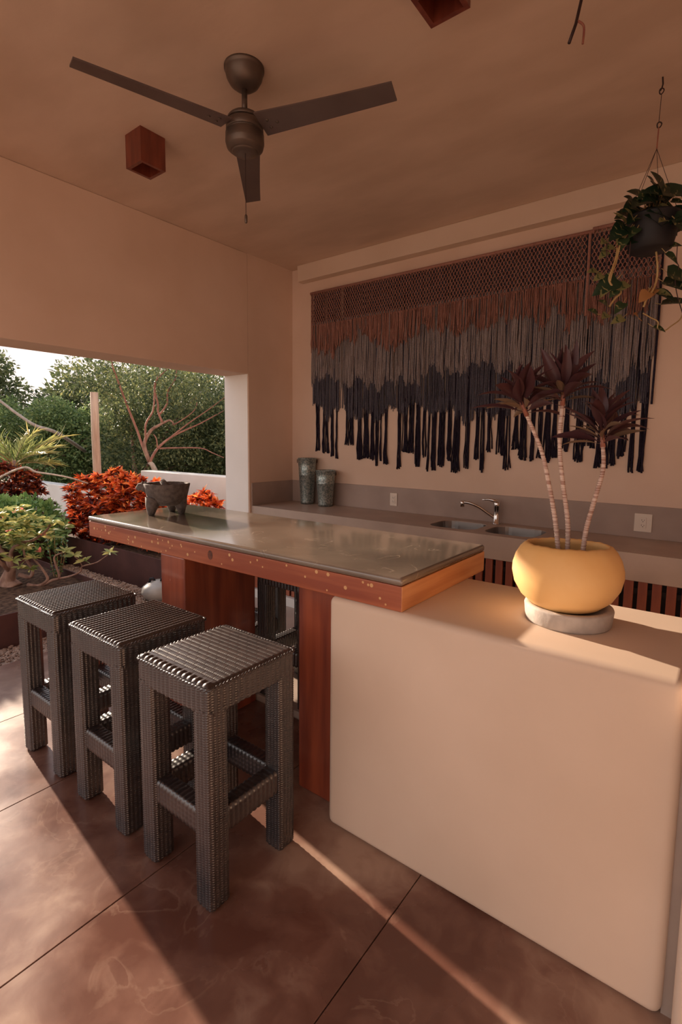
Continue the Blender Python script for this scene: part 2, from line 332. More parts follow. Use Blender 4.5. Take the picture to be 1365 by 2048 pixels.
# ------------------------------------------------------------------ back counter with two sinks
ctr = thing('concrete_counter', 'long grey-brown concrete worktop with a deep apron along the back wall', 'worktop', (0, 0, 0))
def rrect(x0, x1, y0, y1, r, n=6):
    out = []
    for cx, cy, a0 in ((x1 - r, y1 - r, 0), (x0 + r, y1 - r, 90), (x0 + r, y0 + r, 180), (x1 - r, y0 + r, 270)):
        for i in range(n + 1):
            a = math.radians(a0 + 90 * i / n); out.append((cx + r * math.cos(a), cy + r * math.sin(a)))
    return out
HK = .895; XC = 4.74
SINKS = [(1.765, 2.125, -.475, -.125), (2.185, 2.545, -.475, -.125)]
def counter():
    b = bmesh.new()
    outer = [(.002, -.56), (XC, -.56), (XC, -.002), (.002, -.002)]
    loops = [outer] + [rrect(*s, .10) for s in SINKS]; edges = []; rings = []
    for lp in loops:
        vs = [b.verts.new((x, y, HK)) for x, y in lp]; rings.append(vs)
        for i in range(len(vs)): edges.append(b.edges.new((vs[i], vs[(i + 1) % len(vs)])))
    bmesh.ops.triangle_fill(b, edges=edges, use_beauty=True)
    for k, vs in enumerate(rings):
        zz = .74 if k == 0 else HK - .05
        lo = [b.verts.new((v.co.x, v.co.y, zz)) for v in vs]
        for i in range(len(vs)):
            j = (i + 1) % len(vs); b.faces.new((vs[i], vs[j], lo[j], lo[i]))
    bmesh.ops.recalc_face_normals(b, faces=b.faces)
    me = bpy.data.meshes.new('slab'); b.to_mesh(me); b.free(); return me
link('slab', counter(), M['concrete'], ctr, False)
MB().box(.002, XC, -.545, -.002, .735, .742).build('underside', M['concrete'], ctr)
for si, s in enumerate(SINKS):
    sk = thing('sink_bowl', ['stainless steel sink bowl left of the tap', 'stainless steel sink bowl right of the tap, half behind the yellow pot'][si], 'sink', ((s[0] + s[1]) / 2, (s[2] + s[3]) / 2, HK), 0, 'two sink bowls in the counter')
    cx, cy = (s[0] + s[1]) / 2, (s[2] + s[3]) / 2; b = MB(); vs = []; fs = []
    rings = [(.004, -.048, .10), (-.002, -.006, .10), (-.006, -.052, .095), (-.016, -.14, .085), (-.05, -.165, .07), (-.14, -.168, .03)]
    n = None
    for (off, z, r) in rings[1:]:
        lp = rrect(s[0] - cx - off, s[1] - cx + off, s[2] - cy - off, s[3] - cy + off, r); n = len(lp)
        lp = [(x, y) for x, y in lp]; vs += [(x, y, z) for x, y in lp]
    # offsets shrink inward
    vs = []
    for (off, z, r) in rings[1:]:
        lp = rrect(s[0] - cx - off, s[1] - cx + off, s[2] - cy - off, s[3] - cy + off, r)
        vs += [(x, y, z) for x, y in rrect(s[0] - cx + abs(off), s[1] - cx - abs(off), s[2] - cy + abs(off), s[3] - cy - abs(off), r)]
    n = len(vs) // 5
    for i in range(4):
        for k in range(n): fs.append((i * n + k, i * n + (k + 1) % n, (i + 1) * n + (k + 1) % n, (i + 1) * n + k))
    fs.append(tuple(4 * n + k for k in range(n)))
    b.add(vs, fs).build('bowl', M['steel'], sk, smooth=False)
    MB().lathe([(0.001, -.166), (.034, -.166), (.040, -.162), (.030, -.163), (.001, -.165)], 20).build('drain', M['chrome'], sk, smooth=True)
bs = thing('backsplash', 'low darker concrete backsplash strip above the worktop', 'backsplash')
MB().box(0.014, XC, -.014, -.001, HK, 1.1047).build('back_strip', M['backsplash'], bs, bevel=.002)
MB().box(.001, .013, -.56, -.001, HK, 1.1047).build('side_strip', M['backsplash'], bs, bevel=.002)
# tap
tp = thing('kitchen_tap', 'chrome single-lever kitchen tap with a swung-out spout behind the sinks', 'tap', (2.15, -.085, HK))
MB().lathe([(.03, 0), (.03, .006), (.0235, .012), (.0235, .125), (.025, .128), (.025, .158), (.02, .17), (.001, .172)], 28).build('tap_body', M['chrome'], tp, smooth=True)
MB().tube(smooth_path([(-.015, 0, .045), (-.06, -.02, .078), (-.12, -.045, .122), (-.18, -.07, .148), (-.225, -.085, .155)]), .0115, 14).build('spout', M['chrome'], tp, smooth=True)
MB().lathe([(.016, -.028), (.016, .012), (.012, .016)], 20, (-.235, -.089, .148)).build('aerator', M['chrome'], tp, smooth=True)
lv = MB(); lv.tube([(0, 0, .168), (-.03, -.012, .178), (-.06, -.024, .184), (-.10, -.04, .178)], [.018, .013, .009, .006], 12).build('lever', M['chrome'], tp, smooth=True)
# slatted front
cab = thing('slatted_cabinet', 'base cabinet faced with upright red-brown wooden slats under the worktop', 'cabinet')
MB().box(0, XC, -.50, -.02, .115, .74).build('carcass', M['dark'], cab)
MB().box(0, XC, -.58, -.03, .035, .115).build('plinth', M['white_paint'], cab, bevel=.003)
sm = MB().box(-.0225, .0225, -.011, .011, 0, .618).mesh('slat', .002, 1)
nsl = int(XC / .068)
for i in range(nsl):
    o = link('slat', sm, M['slat_wood'], cab, False); o.location = (.034 + i * .068, -.532 + random.uniform(-.001, .001), .118); o.scale = (1 + random.uniform(-.03, .03), 1, 1)
for z in (.2, .66): MB().box(0, XC, -.521, -.50, z, z + .03).build('rail', M['dark'], cab)

# outlets
def outlet(x, z, wdt, hgt, label):
    t = thing('wall_outlet', label, 'outlet', (x, -.0145, z), 0, 'wall outlets above the worktop')
    MB().box(-wdt / 2, wdt / 2, -.006, 0, -hgt / 2, hgt / 2).build('cover_plate', M['plastic'], t, bevel=.003)
    MB().box(-.018, .018, -.009, -.005, -.034, .034).build('socket_insert', M['plastic'], t, bevel=.0015)
    for s in (-1, 1):
        c = s * .0165; sl = MB()
        sl.box(-.0085, -.0062, -.0096, -.0088, c - .002, c + .006); sl.box(.0055, .0078, -.0096, -.0088, c - .002, c + .005)
        sl.add([(.0028 * math.cos(a * PI / 4), -.0094, c - .008 + .0028 * math.sin(a * PI / 4)) for a in range(8)], [tuple(range(8))])
        sl.build('socket_slots', M['dark'], t)
outlet(1.21, 1.0, .072, .112, 'small cream double socket in the middle of the backsplash')
outlet(3.085, .996, .1, .118, 'larger cream double socket on the backsplash right of the yellow pot')

# buckets
def bucket(x, y, r0, r1, h, label, rz):
    t = thing('galvanised_bucket', label, 'bucket', (x, y, HK), rz, 'galvanised buckets at the end of the worktop')
    hb = h * .64
    f = lambda z: r0 + (r1 - r0) * z / h
    prof = [(.001, .004), (r0 - .004, .004), (r0, 0), (f(.02), .02)]
    for zz in (hb, hb + .012, hb + .024): prof += [(f(zz) - .0005, zz - .004), (f(zz) + .003, zz), (f(zz) - .0005, zz + .004)]
    prof += [(r1, h - .006), (r1 + .004, h - .003), (r1 + .004, h), (r1 - .001, h), (r1 - .002, h - .01), (r0 - .003, .008), (.001, .008)]
    MB().lathe(prof, 40).build('bucket_body', M['galv'], t, smooth=True)
    for a in (0, PI):
        pts = [(math.cos(a) * (r1 + .007), .016 * math.sin(k * PI / 6), h - .028 + .018 * math.cos(k * PI / 6)) for k in range(13)]
        MB().tube(pts, .002, 6).build('ring_handle', M['wire'], t, smooth=True)
        MB().lathe([(.001, -.004), (.006, -.004), (.006, .004), (.001, .004)], 10, (math.cos(a) * (r1 + .003), 0, h - .012)).build('lug', M['galv'], t)
bucket(.285, -.10, .062, .088, .44, 'tall galvanised steel bucket in the corner of the worktop', .9)
bucket(.535, -.125, .066, .092, .335, 'shorter galvanised steel bucket in front of the tall one', .35)

# ------------------------------------------------------------------ bar table
TX0, TX1, TY0, TY1 = .481, 2.643, -2.298, -1.567
bar = thing('bar_table', 'high bar table with dark polished stone top on a thick red wooden frame', 'table', (0, 0, 0))
top = MB().box(TX0 - .004, TX1 + .002, TY0 - .006, TY1, 1.0125, 1.0425).build('stone_top', M['stone_top'], bar, bevel=.013, seg=5, smooth=True)
MB().box(TX0, TX1 - .001, TY0, TY0 + .055, .9228, 1.012).build('front_beam', M['wood'], bar, bevel=.003)
MB().box(TX0, TX1 - .001, TY1 - .055, TY1 - .004, .9228, 1.012).build('rear_beam', M['wood'], bar, bevel=.003)
MB().box(TX1 - .055, TX1, TY0 + .0005, TY1 - .0005, .9226, 1.0118).build('end_beam', M['wood_end_lit'], bar, bevel=.003)
MB().box(TX0 - .0005, TX0 + .05, TY0 + .0005, TY1 - .0005, .9226, 1.0118).build('end_beam', M['wood_end_lit'], bar, bevel=.003)
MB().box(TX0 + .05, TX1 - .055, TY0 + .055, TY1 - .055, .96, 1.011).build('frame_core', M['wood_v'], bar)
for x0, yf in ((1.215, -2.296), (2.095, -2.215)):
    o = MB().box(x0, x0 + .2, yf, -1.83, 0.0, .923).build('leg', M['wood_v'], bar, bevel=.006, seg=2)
pl = MB(); rr = random.Random(3)
for k in range(46):
    x = TX0 + .04 + (TX1 - TX0 - .08) * rr.random() ** 1.15; z = .932 + .07 * rr.random(); r = rr.choice([.004, .005, .0075])
    pl.add([(x + r * math.cos(a * PI / 5), TY0 - .0006, z + r * math.sin(a * PI / 5)) for a in range(10)], [tuple(range(10))])
pl.build('wood_plugs', M['plug'], bar)['kind'] = 'stuff'
kn = MB()
for x, z, r in ((1.62, .972, .022), ): kn.add([(x + r * .8 * math.cos(a * PI / 8), TY0 - .0007, z + r * math.sin(a * PI / 8)) for a in range(16)], [tuple(range(16))])
kn.build('wood_knot', M['knot'], bar)

# ------------------------------------------------------------------ woven stools
def sweep_ring(perim, zs, disp):
    """perim: list of (x,y,nx,ny,s) ; disp(s, z) outward offset"""
    n = len(perim); V = np.zeros((len(zs), n, 3)); P = np.array(perim)
    for i, (z, inset) in enumerate(zs):
        d = disp(P[:, 4], z) - inset
        V[i, :, 0] = P[:, 0] + P[:, 2] * d; V[i, :, 1] = P[:, 1] + P[:, 3] * d; V[i, :, 2] = z
    I = np.arange(n); J = (I + 1) % n; F = []
    for i in range(len(zs) - 1): F.append(np.stack([i * n + I, i * n + J, (i + 1) * n + J, (i + 1) * n + I], 1))
    return V.reshape(-1, 3), np.concatenate(F)
def rsquare(w, h, r, step):
    """rounded rectangle outline with normals and arc length"""
    out = []; s = 0; segs = [((w / 2 - r, -h / 2), (0, -1)), ]
    pts = []
    def line(x0, y0, x1, y1, nx, ny):
        L = math.hypot(x1 - x0, y1 - y0); n = max(1, round(L / step))
        for i in range(n): t = i / n; pts.append((x0 + (x1 - x0) * t, y0 + (y1 - y0) * t, nx, ny))
    def arc(cx, cy, a0):
        n = max(3, round(r * PI / 2 / step))
        for i in range(n): a = math.radians(a0 + 90 * i / n); pts.append((cx + r * math.cos(a), cy + r * math.sin(a), math.cos(a), math.sin(a)))
    W, H = w / 2, h / 2
    line(-W + r, -H, W - r, -H, 0, -1); arc(W - r, -H + r, -90); line(W, -H + r, W, H - r, 1, 0); arc(W - r, H - r, 0)
    line(W - r, H, -W + r, H, 0, 1); arc(-W + r, H - r, 90); line(-W, H - r, -W, -H + r, -1, 0); arc(-W + r, -H + r, 180)
    for i, p in enumerate(pts):
        if i: s += math.hypot(p[0] - pts[i - 1][0], p[1] - pts[i - 1][1])
        out.append((*p, s))
    return out
SW = .392; SHT = .76; LG = .082
def rib(s, p): return np.abs(np.sin(PI * s / p))
def make_stool_meshes():
    ms = {}
    # leg: upright ribs crossed by thin windings
    per = rsquare(LG, LG, .016, .0042); L = per[-1][4]; p = L / round(L / .0165)
    zs = [(0.0, .012), (.006, .004)] + [(z, 0) for z in np.arange(.010, .676, .0028)]
    V, F = sweep_ring(per, zs, lambda s, z: .0040 * rib(s, p) + .0015 * np.cos(2 * PI * z / .0084 + PI * np.floor(s / p)) - .0042)
    ms['leg'] = (V, F)
    # apron: wide upright ribs
    per = rsquare(SW, SW, .022, .0046); L = per[-1][4]; p2 = L / round(L / .0235)
    zs = [(.658, .010), (.661, .001)] + [(z, 0) for z in np.arange(.664, .742, .0029)] + [(.7445, .0025), (.7475, .006)]
    V, F = sweep_ring(per, zs, lambda s, z: .0042 * rib(s, p2) + .0010 * np.cos(2 * PI * z / .0087 + PI * np.floor(s / p2)) - .0045)
    ms['apron'] = (V, F)
    def grid_top(fn):
        n1 = 128; a = SW / 2 - .003; xs = np.linspace(-a, a, n1); ys = np.linspace(-a, a, n1 + 1); X, Y = np.meshgrid(xs, ys)
        e = np.minimum(a - np.abs(X), a - np.abs(Y)); drop = np.where(e < .016, .012 * (1 - np.clip(e, 0, .016) / .016) ** 2, 0)
        Z = .7545 + fn(X, Y, e) - drop; V = np.stack([X, Y, Z], 2).reshape(-1, 3)
        R, Cc = X.shape; i, j = np.meshgrid(np.arange(R - 1), np.arange(Cc - 1), indexing='ij'); k = i * Cc + j
        return V, np.stack([k, k + 1, k + Cc + 1, k + Cc], 2).reshape(-1, 4)
    q = SW / 17
    ms['top_ribbed'] = grid_top(lambda X, Y, e: .0085 * np.abs(np.sin(PI * X / q)) ** .65 + .0004 * np.cos(2 * PI * Y / .0123) - .002)
    def woven(X, Y, e):
        row = np.floor(Y / .0235); f = np.abs(np.sin(PI * Y / .0235)); blk = np.clip(np.abs(np.sin(PI * X / .05 + PI / 2 * row)) * 5, 0, 1)
        inner = .0030 * np.minimum(1, f * 1.6) * (0.72 + .28 * blk) + .0003 * np.cos(2 * PI * X / .0092)
        edge = .005 * np.abs(np.sin(PI * X / (q * 1.15))) * (Y < 0) + .002
        k = np.clip((Y + SW / 2 - .03) / .006, 0, 1); return inner * k + edge * (1 - k)
    ms['top_woven'] = grid_top(woven)
    # braided edge
    return ms
SMESH = make_stool_meshes()
def braid_mesh():
    a = SW / 2 - .001; per = rsquare(2 * a, 2 * a, .02, .008); b = MB()
    for ph in (0, PI):
        pts = []; n = len(per)
        for i in range(n + 1):
            x, y, nx, ny, s = per[i % n]; s = s if i < n else s + 8e-3; t = 2 * PI * s / .03 + ph
            pts.append((x + nx * .0035 * math.cos(t), y + ny * .0035 * math.cos(t), .7475 + .0035 * math.sin(t)))
        b.tube(pts, .0042, 6, False)
    return b.mesh('braid')
def to_mesh(name, VF):
    V, F = VF; me = bpy.data.meshes.new(name); k = F.shape[1]
    me.vertices.add(len(V)); me.vertices.foreach_set('co', V.astype(np.float32).ravel()); me.loops.add(F.size); me.loops.foreach_set('vertex_index', F.astype(np.int32).ravel())
    me.polygons.add(len(F)); me.polygons.foreach_set('loop_start', np.arange(0, F.size, k, dtype=np.int32)); me.update(calc_edges=True); me.materials.append(M['wicker']); return me
leg_me = to_mesh('leg', SMESH['leg']); apron_me = to_mesh('apron', SMESH['apron']); topr_me = to_mesh('top', SMESH['top_ribbed']); topw_me = to_mesh('top', SMESH['top_woven']); br_me = braid_mesh()
def stretcher_me():
    LL = SW - 2 * LG + .01; per = rsquare(.062, .088, .012, .006); zs = [(z, 0) for z in np.arange(-LL / 2, LL / 2 + .001, .0036)]
    V, F = sweep_ring(per, zs, lambda s, z: .0042 * abs(math.sin(PI * z / .0205)) + .0008 * np.cos(2 * PI * s / .0088) - .003)
    return to_mesh('stretcher', (V[:, [2, 0, 1]], F))
str_me = stretcher_me()
def make_stool(topme, label, loc):
    t = thing('wicker_bar_stool', label, 'stool', loc, 0, 'wicker bar stools')
    s = link('seat', apron_me, None, t)
    s2 = link('seat_weave', topme, None, t); link('edge_braid', br_me, M['wicker'], t)
    cap = MB().box(-SW / 2 + .008, SW / 2 - .008, -SW / 2 + .008, SW / 2 - .008, .668, .744).build('seat_core', M['wicker'], t)
    k = SW / 2 - LG / 2 - .0005
    for sx_, sy_ in ((-1, -1), (1, -1), (1, 1), (-1, 1)):
        l_ = link('leg', leg_me, None, t); l_.location = (sx_ * k, sy_ * k, 0)
        MB().box(-.03, .03, -.03, .03, 0, .012).build('foot', M['dark'], l_, bevel=.004)
    for sy_ in (-1, 1):
        o = link('stretcher', str_me, None, t); o.location = (0, sy_ * (k - .004), .272)
        o = link('stretcher', str_me, None, t); o.location = (sy_ * (k - .004), 0, .272); o.rotation_euler = (0, 0, PI / 2)
    return t
SY = -2.842 + SW / 2
make_stool(topw_me, 'dark wicker bar stool nearest the camera, its seat woven in rows and half shaded', (2.294 - SW / 2, SY, 0))
st = make_stool(topr_me, 'middle one of the three front wicker bar stools, shiny ribbed seat', (1.788 - SW / 2, SY, 0))
dup(st, (1.252 - SW / 2, SY, 0), 'wicker bar stool farthest left, beside the planting bed')
dup(st, (1.80 - SW / 2 - .005, -1.41 - SW / 2 - .01, .035), 'dark wicker bar stool on the far side of the bar, nearer the right table leg')
dup(st, (1.245 - SW / 2, -1.41 - SW / 2 + .02, .035), 'dark wicker bar stool on the far side of the bar, behind the left table leg')

# ------------------------------------------------------------------ ceiling fan
FX, FY = 1.672, -2.108
def sharp(p):
    out = []
    for i, q_ in enumerate(p):
        if 0 < i < len(p) - 1:
            a = Vector(p[i - 1]) - Vector(q_); b_ = Vector(p[i + 1]) - Vector(q_); e = min(.0012, a.length * .3, b_.length * .3)
            out += [tuple(Vector(q_) + a.normalized() * e), tuple(Vector(q_) + b_.normalized() * e)]
        else: out.append(q_)
    return out
fan = thing('ceiling_fan', 'bronze three-bladed ceiling fan with a pull chain', 'fan', (FX, FY, HC))
MB().lathe([(.088, 0), (.088, -.010), (.0845, -.012), (.083, -.02), (.078, -.042), (.064, -.066), (.044, -.082), (.024, -.088), (.001, -.088)], 40).build('canopy', M['bronze'], fan, smooth=True)
MB().lathe([(.0125, -.09), (.0125, -.2)], 20).build('downrod', M['bronze'], fan, smooth=True)
mo = MB().lathe(sharp([(.02, -.188), (.045, -.192), (.068, -.203), (.076, -.213), (.076, -.222), (.066, -.223), (.066, -.231), (.082, -.232), (.083, -.266), (.077, -.267), (.077, -.274), (.085, -.275), (.086, -.312), (.080, -.334), (.062, -.348), (.058, -.3485), (.055, -.354), (.03, -.358), (.001, -.359)]), 48).build('motor_housing', M['bronze'], fan, smooth=True)
def blade_me():
    b = MB(); up_ = []; n = 10
    outl = []
    for i in range(n + 1):
        t = i / n; r = .085 + (.69 - .085) * t; outl.append((r, -.052 - .012 * (1 - t) ** 2 + .004 * t))
    outl2 = [(r, .058 - .018 * t_ + 0) for (r, y), t_ in zip(outl, lin(0, 1, n + 1))]
    vs = []
    for (r, y0), (_, y1) in zip(outl, outl2):
        t = (r - .085) / .605
        for y in (y0 * (1.05 - .1 * t), y1): vs.append((r, y, 0))
    m_ = len(vs); V = [(x, y, -.0035) for x, y, z in vs] + [(x, y, .0035) for x, y, z in vs]; F = []
    for i in range(n):
        a = 2 * i; F.append((a, a + 1, a + 3, a + 2)); F.append((m_ + a, m_ + a + 2, m_ + a + 3, m_ + a + 1))
        F.append((a, a + 2, m_ + a + 2, m_ + a)); F.append((a + 1, m_ + a + 1, m_ + a + 3, a + 3))
    F.append((0, m_, m_ + 1, 1)); F.append((m_ - 2, m_ - 1, 2 * m_ - 1, 2 * m_ - 2))
    return b.add(V, F).mesh('blade')
bme = blade_me()
for a in (16.0, 134.5, 252.5):
    bl = link('fan_blade', bme, M['blade'], fan, False); bl.location = (0, 0, -.252); bl.rotation_mode = 'ZYX'
    bl.rotation_euler = (math.radians(-12), 0, math.radians(a)); bl.rotation_mode = 'XYZ'
    for x, y in ((.125, -.02), (.125, .02), (.165, 0)):
        MB().lathe([(.001, -.0065), (.006, -.006), (.007, -.0035)], 10, (x, y, 0)).build('blade_screw', M['bronze'], bl, smooth=True)
pc = MB().tube([(.008, -.005, -.35), (.008, -.005, -.62)], .0014, 6).build('pull_chain', M['wire'], fan)
MB().lathe([(.003, 0), (.0065, -.006), (.0065, -.034), (.004, -.038), (.001, -.039)], 14, (.008, -.005, -.618)).build('chain_knob', M['bronze'], pc, smooth=True)

# ------------------------------------------------------------------ wooden cube lamps
def cube_lamp(x, y, label):
    t = thing('cube_ceiling_lamp', label, 'lamp', (x, y, HC), .0, 'wooden cube lamps on the ceiling')
    a, th, h = .0735, .018, .172; b = MB()
    b.box(-a, a, -a, -a + th, -h, 0).box(-a, a, a - th, a, -h, 0).box(-a, -a + th, -a + th, a - th, -h, 0).box(a - th, a, -a + th, a - th, -h, 0)
    b.build('wooden_shade', M['lamp_wood'], t)
    MB().box(-a + th, a - th, -a + th, a - th, -.03, -.001).build('lamp_base', M['dark'], t)
    MB().lathe([(.001, -.13), (.018, -.128), (.028, -.11), (.028, -.095), (.014, -.06), (.013, -.03)], 18).build('bulb', M['dark'], t, smooth=True)
cube_lamp(.851, -2.085, 'small red-brown wooden cube lamp on the ceiling left of the fan')
cube_lamp(2.617, -2.085, 'dark wooden cube lamp at the top edge, right of the fan')

# ------------------------------------------------------------------ knotted wall hanging
mac = thing('macrame_hanging', 'long knotted wall hanging in brown, grey and black cotton cord on the back wall', 'wall hanging', (0, 0, 0))
YM = -.032
MB().tube([(.265, YM, 2.872), (2.70, YM, 2.872)], .013, 10).build('rod', M['cord_brown'], mac, smooth=True)
MB().tube([(2.69, YM, 2.885), (3.09, YM, 2.885)], .013, 10).build('rod', M['cord_brown'], mac, smooth=True)
def cords(paths, r, n=3):
    """many thin cords of equal point count in one mesh; paths (K,P,3)"""
    K, Pn, _ = paths.shape; ang = np.arange(n) * 2 * PI / n + .5
    off = np.stack([np.cos(ang), np.sin(ang), 0 * ang], 1)
    rr_ = np.broadcast_to(np.asarray(r, float), (K, Pn)) if np.ndim(r) else np.full((K, Pn), r)
    V = paths[:, :, None, :] + off[None, None] * rr_[:, :, None, None]
    base = (np.arange(K) * Pn * n)[:, None, None]; i = np.arange(Pn - 1)[None, :, None]; k = np.arange(n)[None, None, :]
    a = base + i * n + k; b = base + i * n + (k + 1) % n
    F = np.stack([a, b, b + n, a + n], 3).reshape(-1, 4); return V.reshape(-1, 3), F
def net(x0, x1, z0, z1, name):
    p = .026; nc = int((x1 - x0) / (p / 2)); rows = int((z0 - z1) / .024); paths = []
    for c in range(nc + 1):
        cx = x0 + c * p / 2; pts = []
        for r_ in range(rows + 1):
            s = 1 if (r_ + c) % 2 else -1; z = z0 - r_ * .024
            pts += [(cx + s * p * .25, YM - .006 - .004 * (c % 2), z + .005), (cx + s * p * .25, YM - .006 - .004 * (c % 2), z - .005)]
        paths.append(pts)
    V, F = cords(np.array(paths), .0041, 4); kb = []; kf = []
    oct_v = np.array([(1, 0, 0), (0, 1, 0), (-1, 0, 0), (0, -1, 0), (0, 0, 1), (0, 0, -1)]) * np.array([.0085, .008, .0080])
    oct_f = np.array([(0, 1, 4, 4), (1, 2, 4, 4), (2, 3, 4, 4), (3, 0, 4, 4), (1, 0, 5, 5), (2, 1, 5, 5), (3, 2, 5, 5), (0, 3, 5, 5)])
    o = np_mesh(name, V, F, M['cord_brown'], mac, kind='stuff')
    pos = np.array([(x0 + (c + .5) * p / 2, YM - .010, z0 - r_ * .024) for c in range(nc) for r_ in range(rows + 1) if (c + r_) % 2 == 1])
    Vk = (pos[:, None] + oct_v[None] * (1 + .1 * np.random.randn(len(pos), 1, 1))).reshape(-1, 3); F3 = oct_f[:, :3]
    Fk = (F3[None] + (np.arange(len(pos)) * 6)[:, None, None]).reshape(-1, 3); np_mesh('knots', Vk, Fk, M['cord_brown'], mac, smooth=False, kind='stuff')
    return o
net(.285, 2.655, 2.855, 2.565, 'knotted_net'); net(2.70, 3.08, 2.865, 2.515, 'knotted_net')
def fringe(name, x0, x1, ztop, zbot_fn, N, y0, m, r=.0038, sway=.006, n=3, bottom=.35, P=9):
    xs = np.sort(x0 + (x1 - x0) * np.random.rand(N)); tuft = np.random.randn(N) * .0; T = np.linspace(0, 1, P)
    paths = np.zeros((N, P, 3)); jit = np.random.randn(400) * .03; zb = zbot_fn(xs) + np.random.randn(N) * .014 + jit[np.round(xs / .042).astype(int)]; ph = np.random.rand(N) * 6; y = y0 - np.random.rand(N) * .012
    cen = np.round(xs / .042) * .042 + .01 * np.sin(xs * 40)       # cords gather into tufts
    for j, t in enumerate(T):
        g_ = bottom * t ** 1.5; paths[:, j, 0] = xs * (1 - g_) + cen * g_ + sway * np.sin(ph + t * 4) * t; paths[:, j, 1] = y - .004 * np.sin(ph * 2 + t * 5); paths[:, j, 2] = ztop + (zb - ztop) * t
    paths[:, -1, 0] += np.random.randn(N) * .004
    V, F = cords(paths, r, n); np_mesh(name, V, F, m, mac, kind='stuff')
zz1 = lambda x: 2.335 + .035 * np.sin(x * 9) + .05 * np.abs(np.sin(x * 5.3 + .6)) ** 2 + .03 * np.sin(x * 31) + .03 * (x < .6) * 0
zz2 = lambda x: 2.03 + .05 * np.sin(x * 4.1) + .04 * np.sin(x * 17) + .025 * np.sin(x * 41) - .06 * (x > 2.3)
zz3 = lambda x: 1.76 + .03 * np.sin(x * 6) + .04 * np.sin(x * 23) + .02 * np.sin(x * 51)
fringe('brown_fringe', .28, 2.66, 2.575, zz1, 620, YM - .006, M['cord_brown'])
fringe('brown_fringe', 2.69, 3.08, 2.53, lambda x: zz1(x) - .04, 90, YM - .008, M['cord_brown'])
fringe('grey_fringe', .275, 3.08, 2.6, zz2, 950, YM + .011, M['cord_grey'], bottom=.22)
fringe('slate_fringe', .285, 3.08, 2.86, zz3, 900, YM + .02, M['cord_slate'], bottom=.22)
# the lowest tier: black tassels, one object each
rg = random.Random(5); x = .315; ti = 0
while x < 3.07:
    wd = rg.uniform(.026, .068)
    if rg.random() < .14: x += rg.uniform(.02, .05); continue
    L = 1.345 + .035 * math.sin(x * 3) + rg.uniform(-.07, .09); N = max(6, int(wd / .0042)); P = 10
    if x < .5: L = 1.37 + rg.uniform(-.03, .03)
    if x > 2.95: L = 1.31
    paths = np.zeros((N, P, 3)); T = np.linspace(0, 1, P); xs = x + wd * np.random.rand(N); zb = L + np.abs(np.random.randn(N)) * .02
    for j, t in enumerate(T):
        paths[:, j, 0] = xs + (x + wd / 2 - xs) * .3 * math.sin(t * 3) + .004 * np.sin(xs * 90 + t * 5) + np.random.randn(N) * (.001 + .004 * (t > .85)); paths[:, j, 1] = -.006 - .012 * np.random.rand(N) * 1.0; paths[:, j, 2] = 2.2 + (zb - 2.2) * t
    V, F = cords(paths, np.broadcast_to(.0045 + .002 * T[None] ** 4, (N, P)), 3); np_mesh('black_tassel', V, F, M['cord_black'], mac)
    x += wd + rg.choice([.003, .006, .012, .022, .034])
MB().tube([(3.088, YM + .01, 2.87), (3.09, YM + .01, 2.3), (3.085, YM + .01, 1.75)], .007, 6).build('edge_cord', M['cord_black'], mac)
MB().tube([(.268, YM + .01, 2.87), (.268, YM + .01, 2.33)], .006, 6).build('edge_cord', M['cord_brown'], mac)
MB().tube([(2.675, YM - .008, 2.87), (2.675, YM - .008, 2.34)], .009, 6).build('join_cord', M['cord_brown'], mac)

# ------------------------------------------------------------------ yellow pot with cordylines
HW = .9226; PX, PY = 3.106, -2.015
sa = MB().lathe([(.001, 0), (.132, 0), (.136, .006), (.141, .05), (.139, .055), (.120, .056), (.112, .044), (.001, .044)], 56).build('concrete_saucer', M['saucer'], None, smooth=True)
sa.scale = (.96, .96, 1); sa.location = (PX, PY, HW); tag(sa, 'round grey concrete ring saucer under the yellow pot on the half wall', 'saucer')
pot = thing('yellow_planter', 'round yellow clay pot with a rough rim standing on the concrete saucer', 'pot', (PX - .012, PY, HW + .046))
prof = [(.001, 0), (.082, .0), (.106, .010), (.138, .038), (.159, .075), (.167, .112), (.166, .135), (.158, .165), (.144, .190), (.130, .206), (.121, .209), (.114, .205), (.118, .19), (.13, .165), (.135, .15), (.001, .149)]
def yellow():
    b = MB().lathe(prof[:15], 72); me = b.mesh('pot')
    for v in me.vertices:
        a = math.atan2(v.co.y, v.co.x); r = math.hypot(v.co.x, v.co.y)
        k = 1 + .012 * math.sin(2 * a + .7) + .008 * math.sin(3 * a); v.co.x *= k; v.co.y *= k
        if v.co.z > .16: v.co.z += (v.co.z - .16) / .05 * (.004 * math.sin(a + 2.6) + .001 * math.sin(9 * a) + .001 * math.sin(23 * a))
        if v.co.z > .175: rr2 = 1 + .004 * math.sin(31 * a) + .004 * math.sin(17 * a + 2); v.co.x *= rr2; v.co.y *= rr2
    return me
link('pot_body', yellow(), M['pot_yellow'], pot)
MB().lathe([(.001, .160), (.06, .158), (.128, .156)], 30).build('soil', M['soil'], pot)
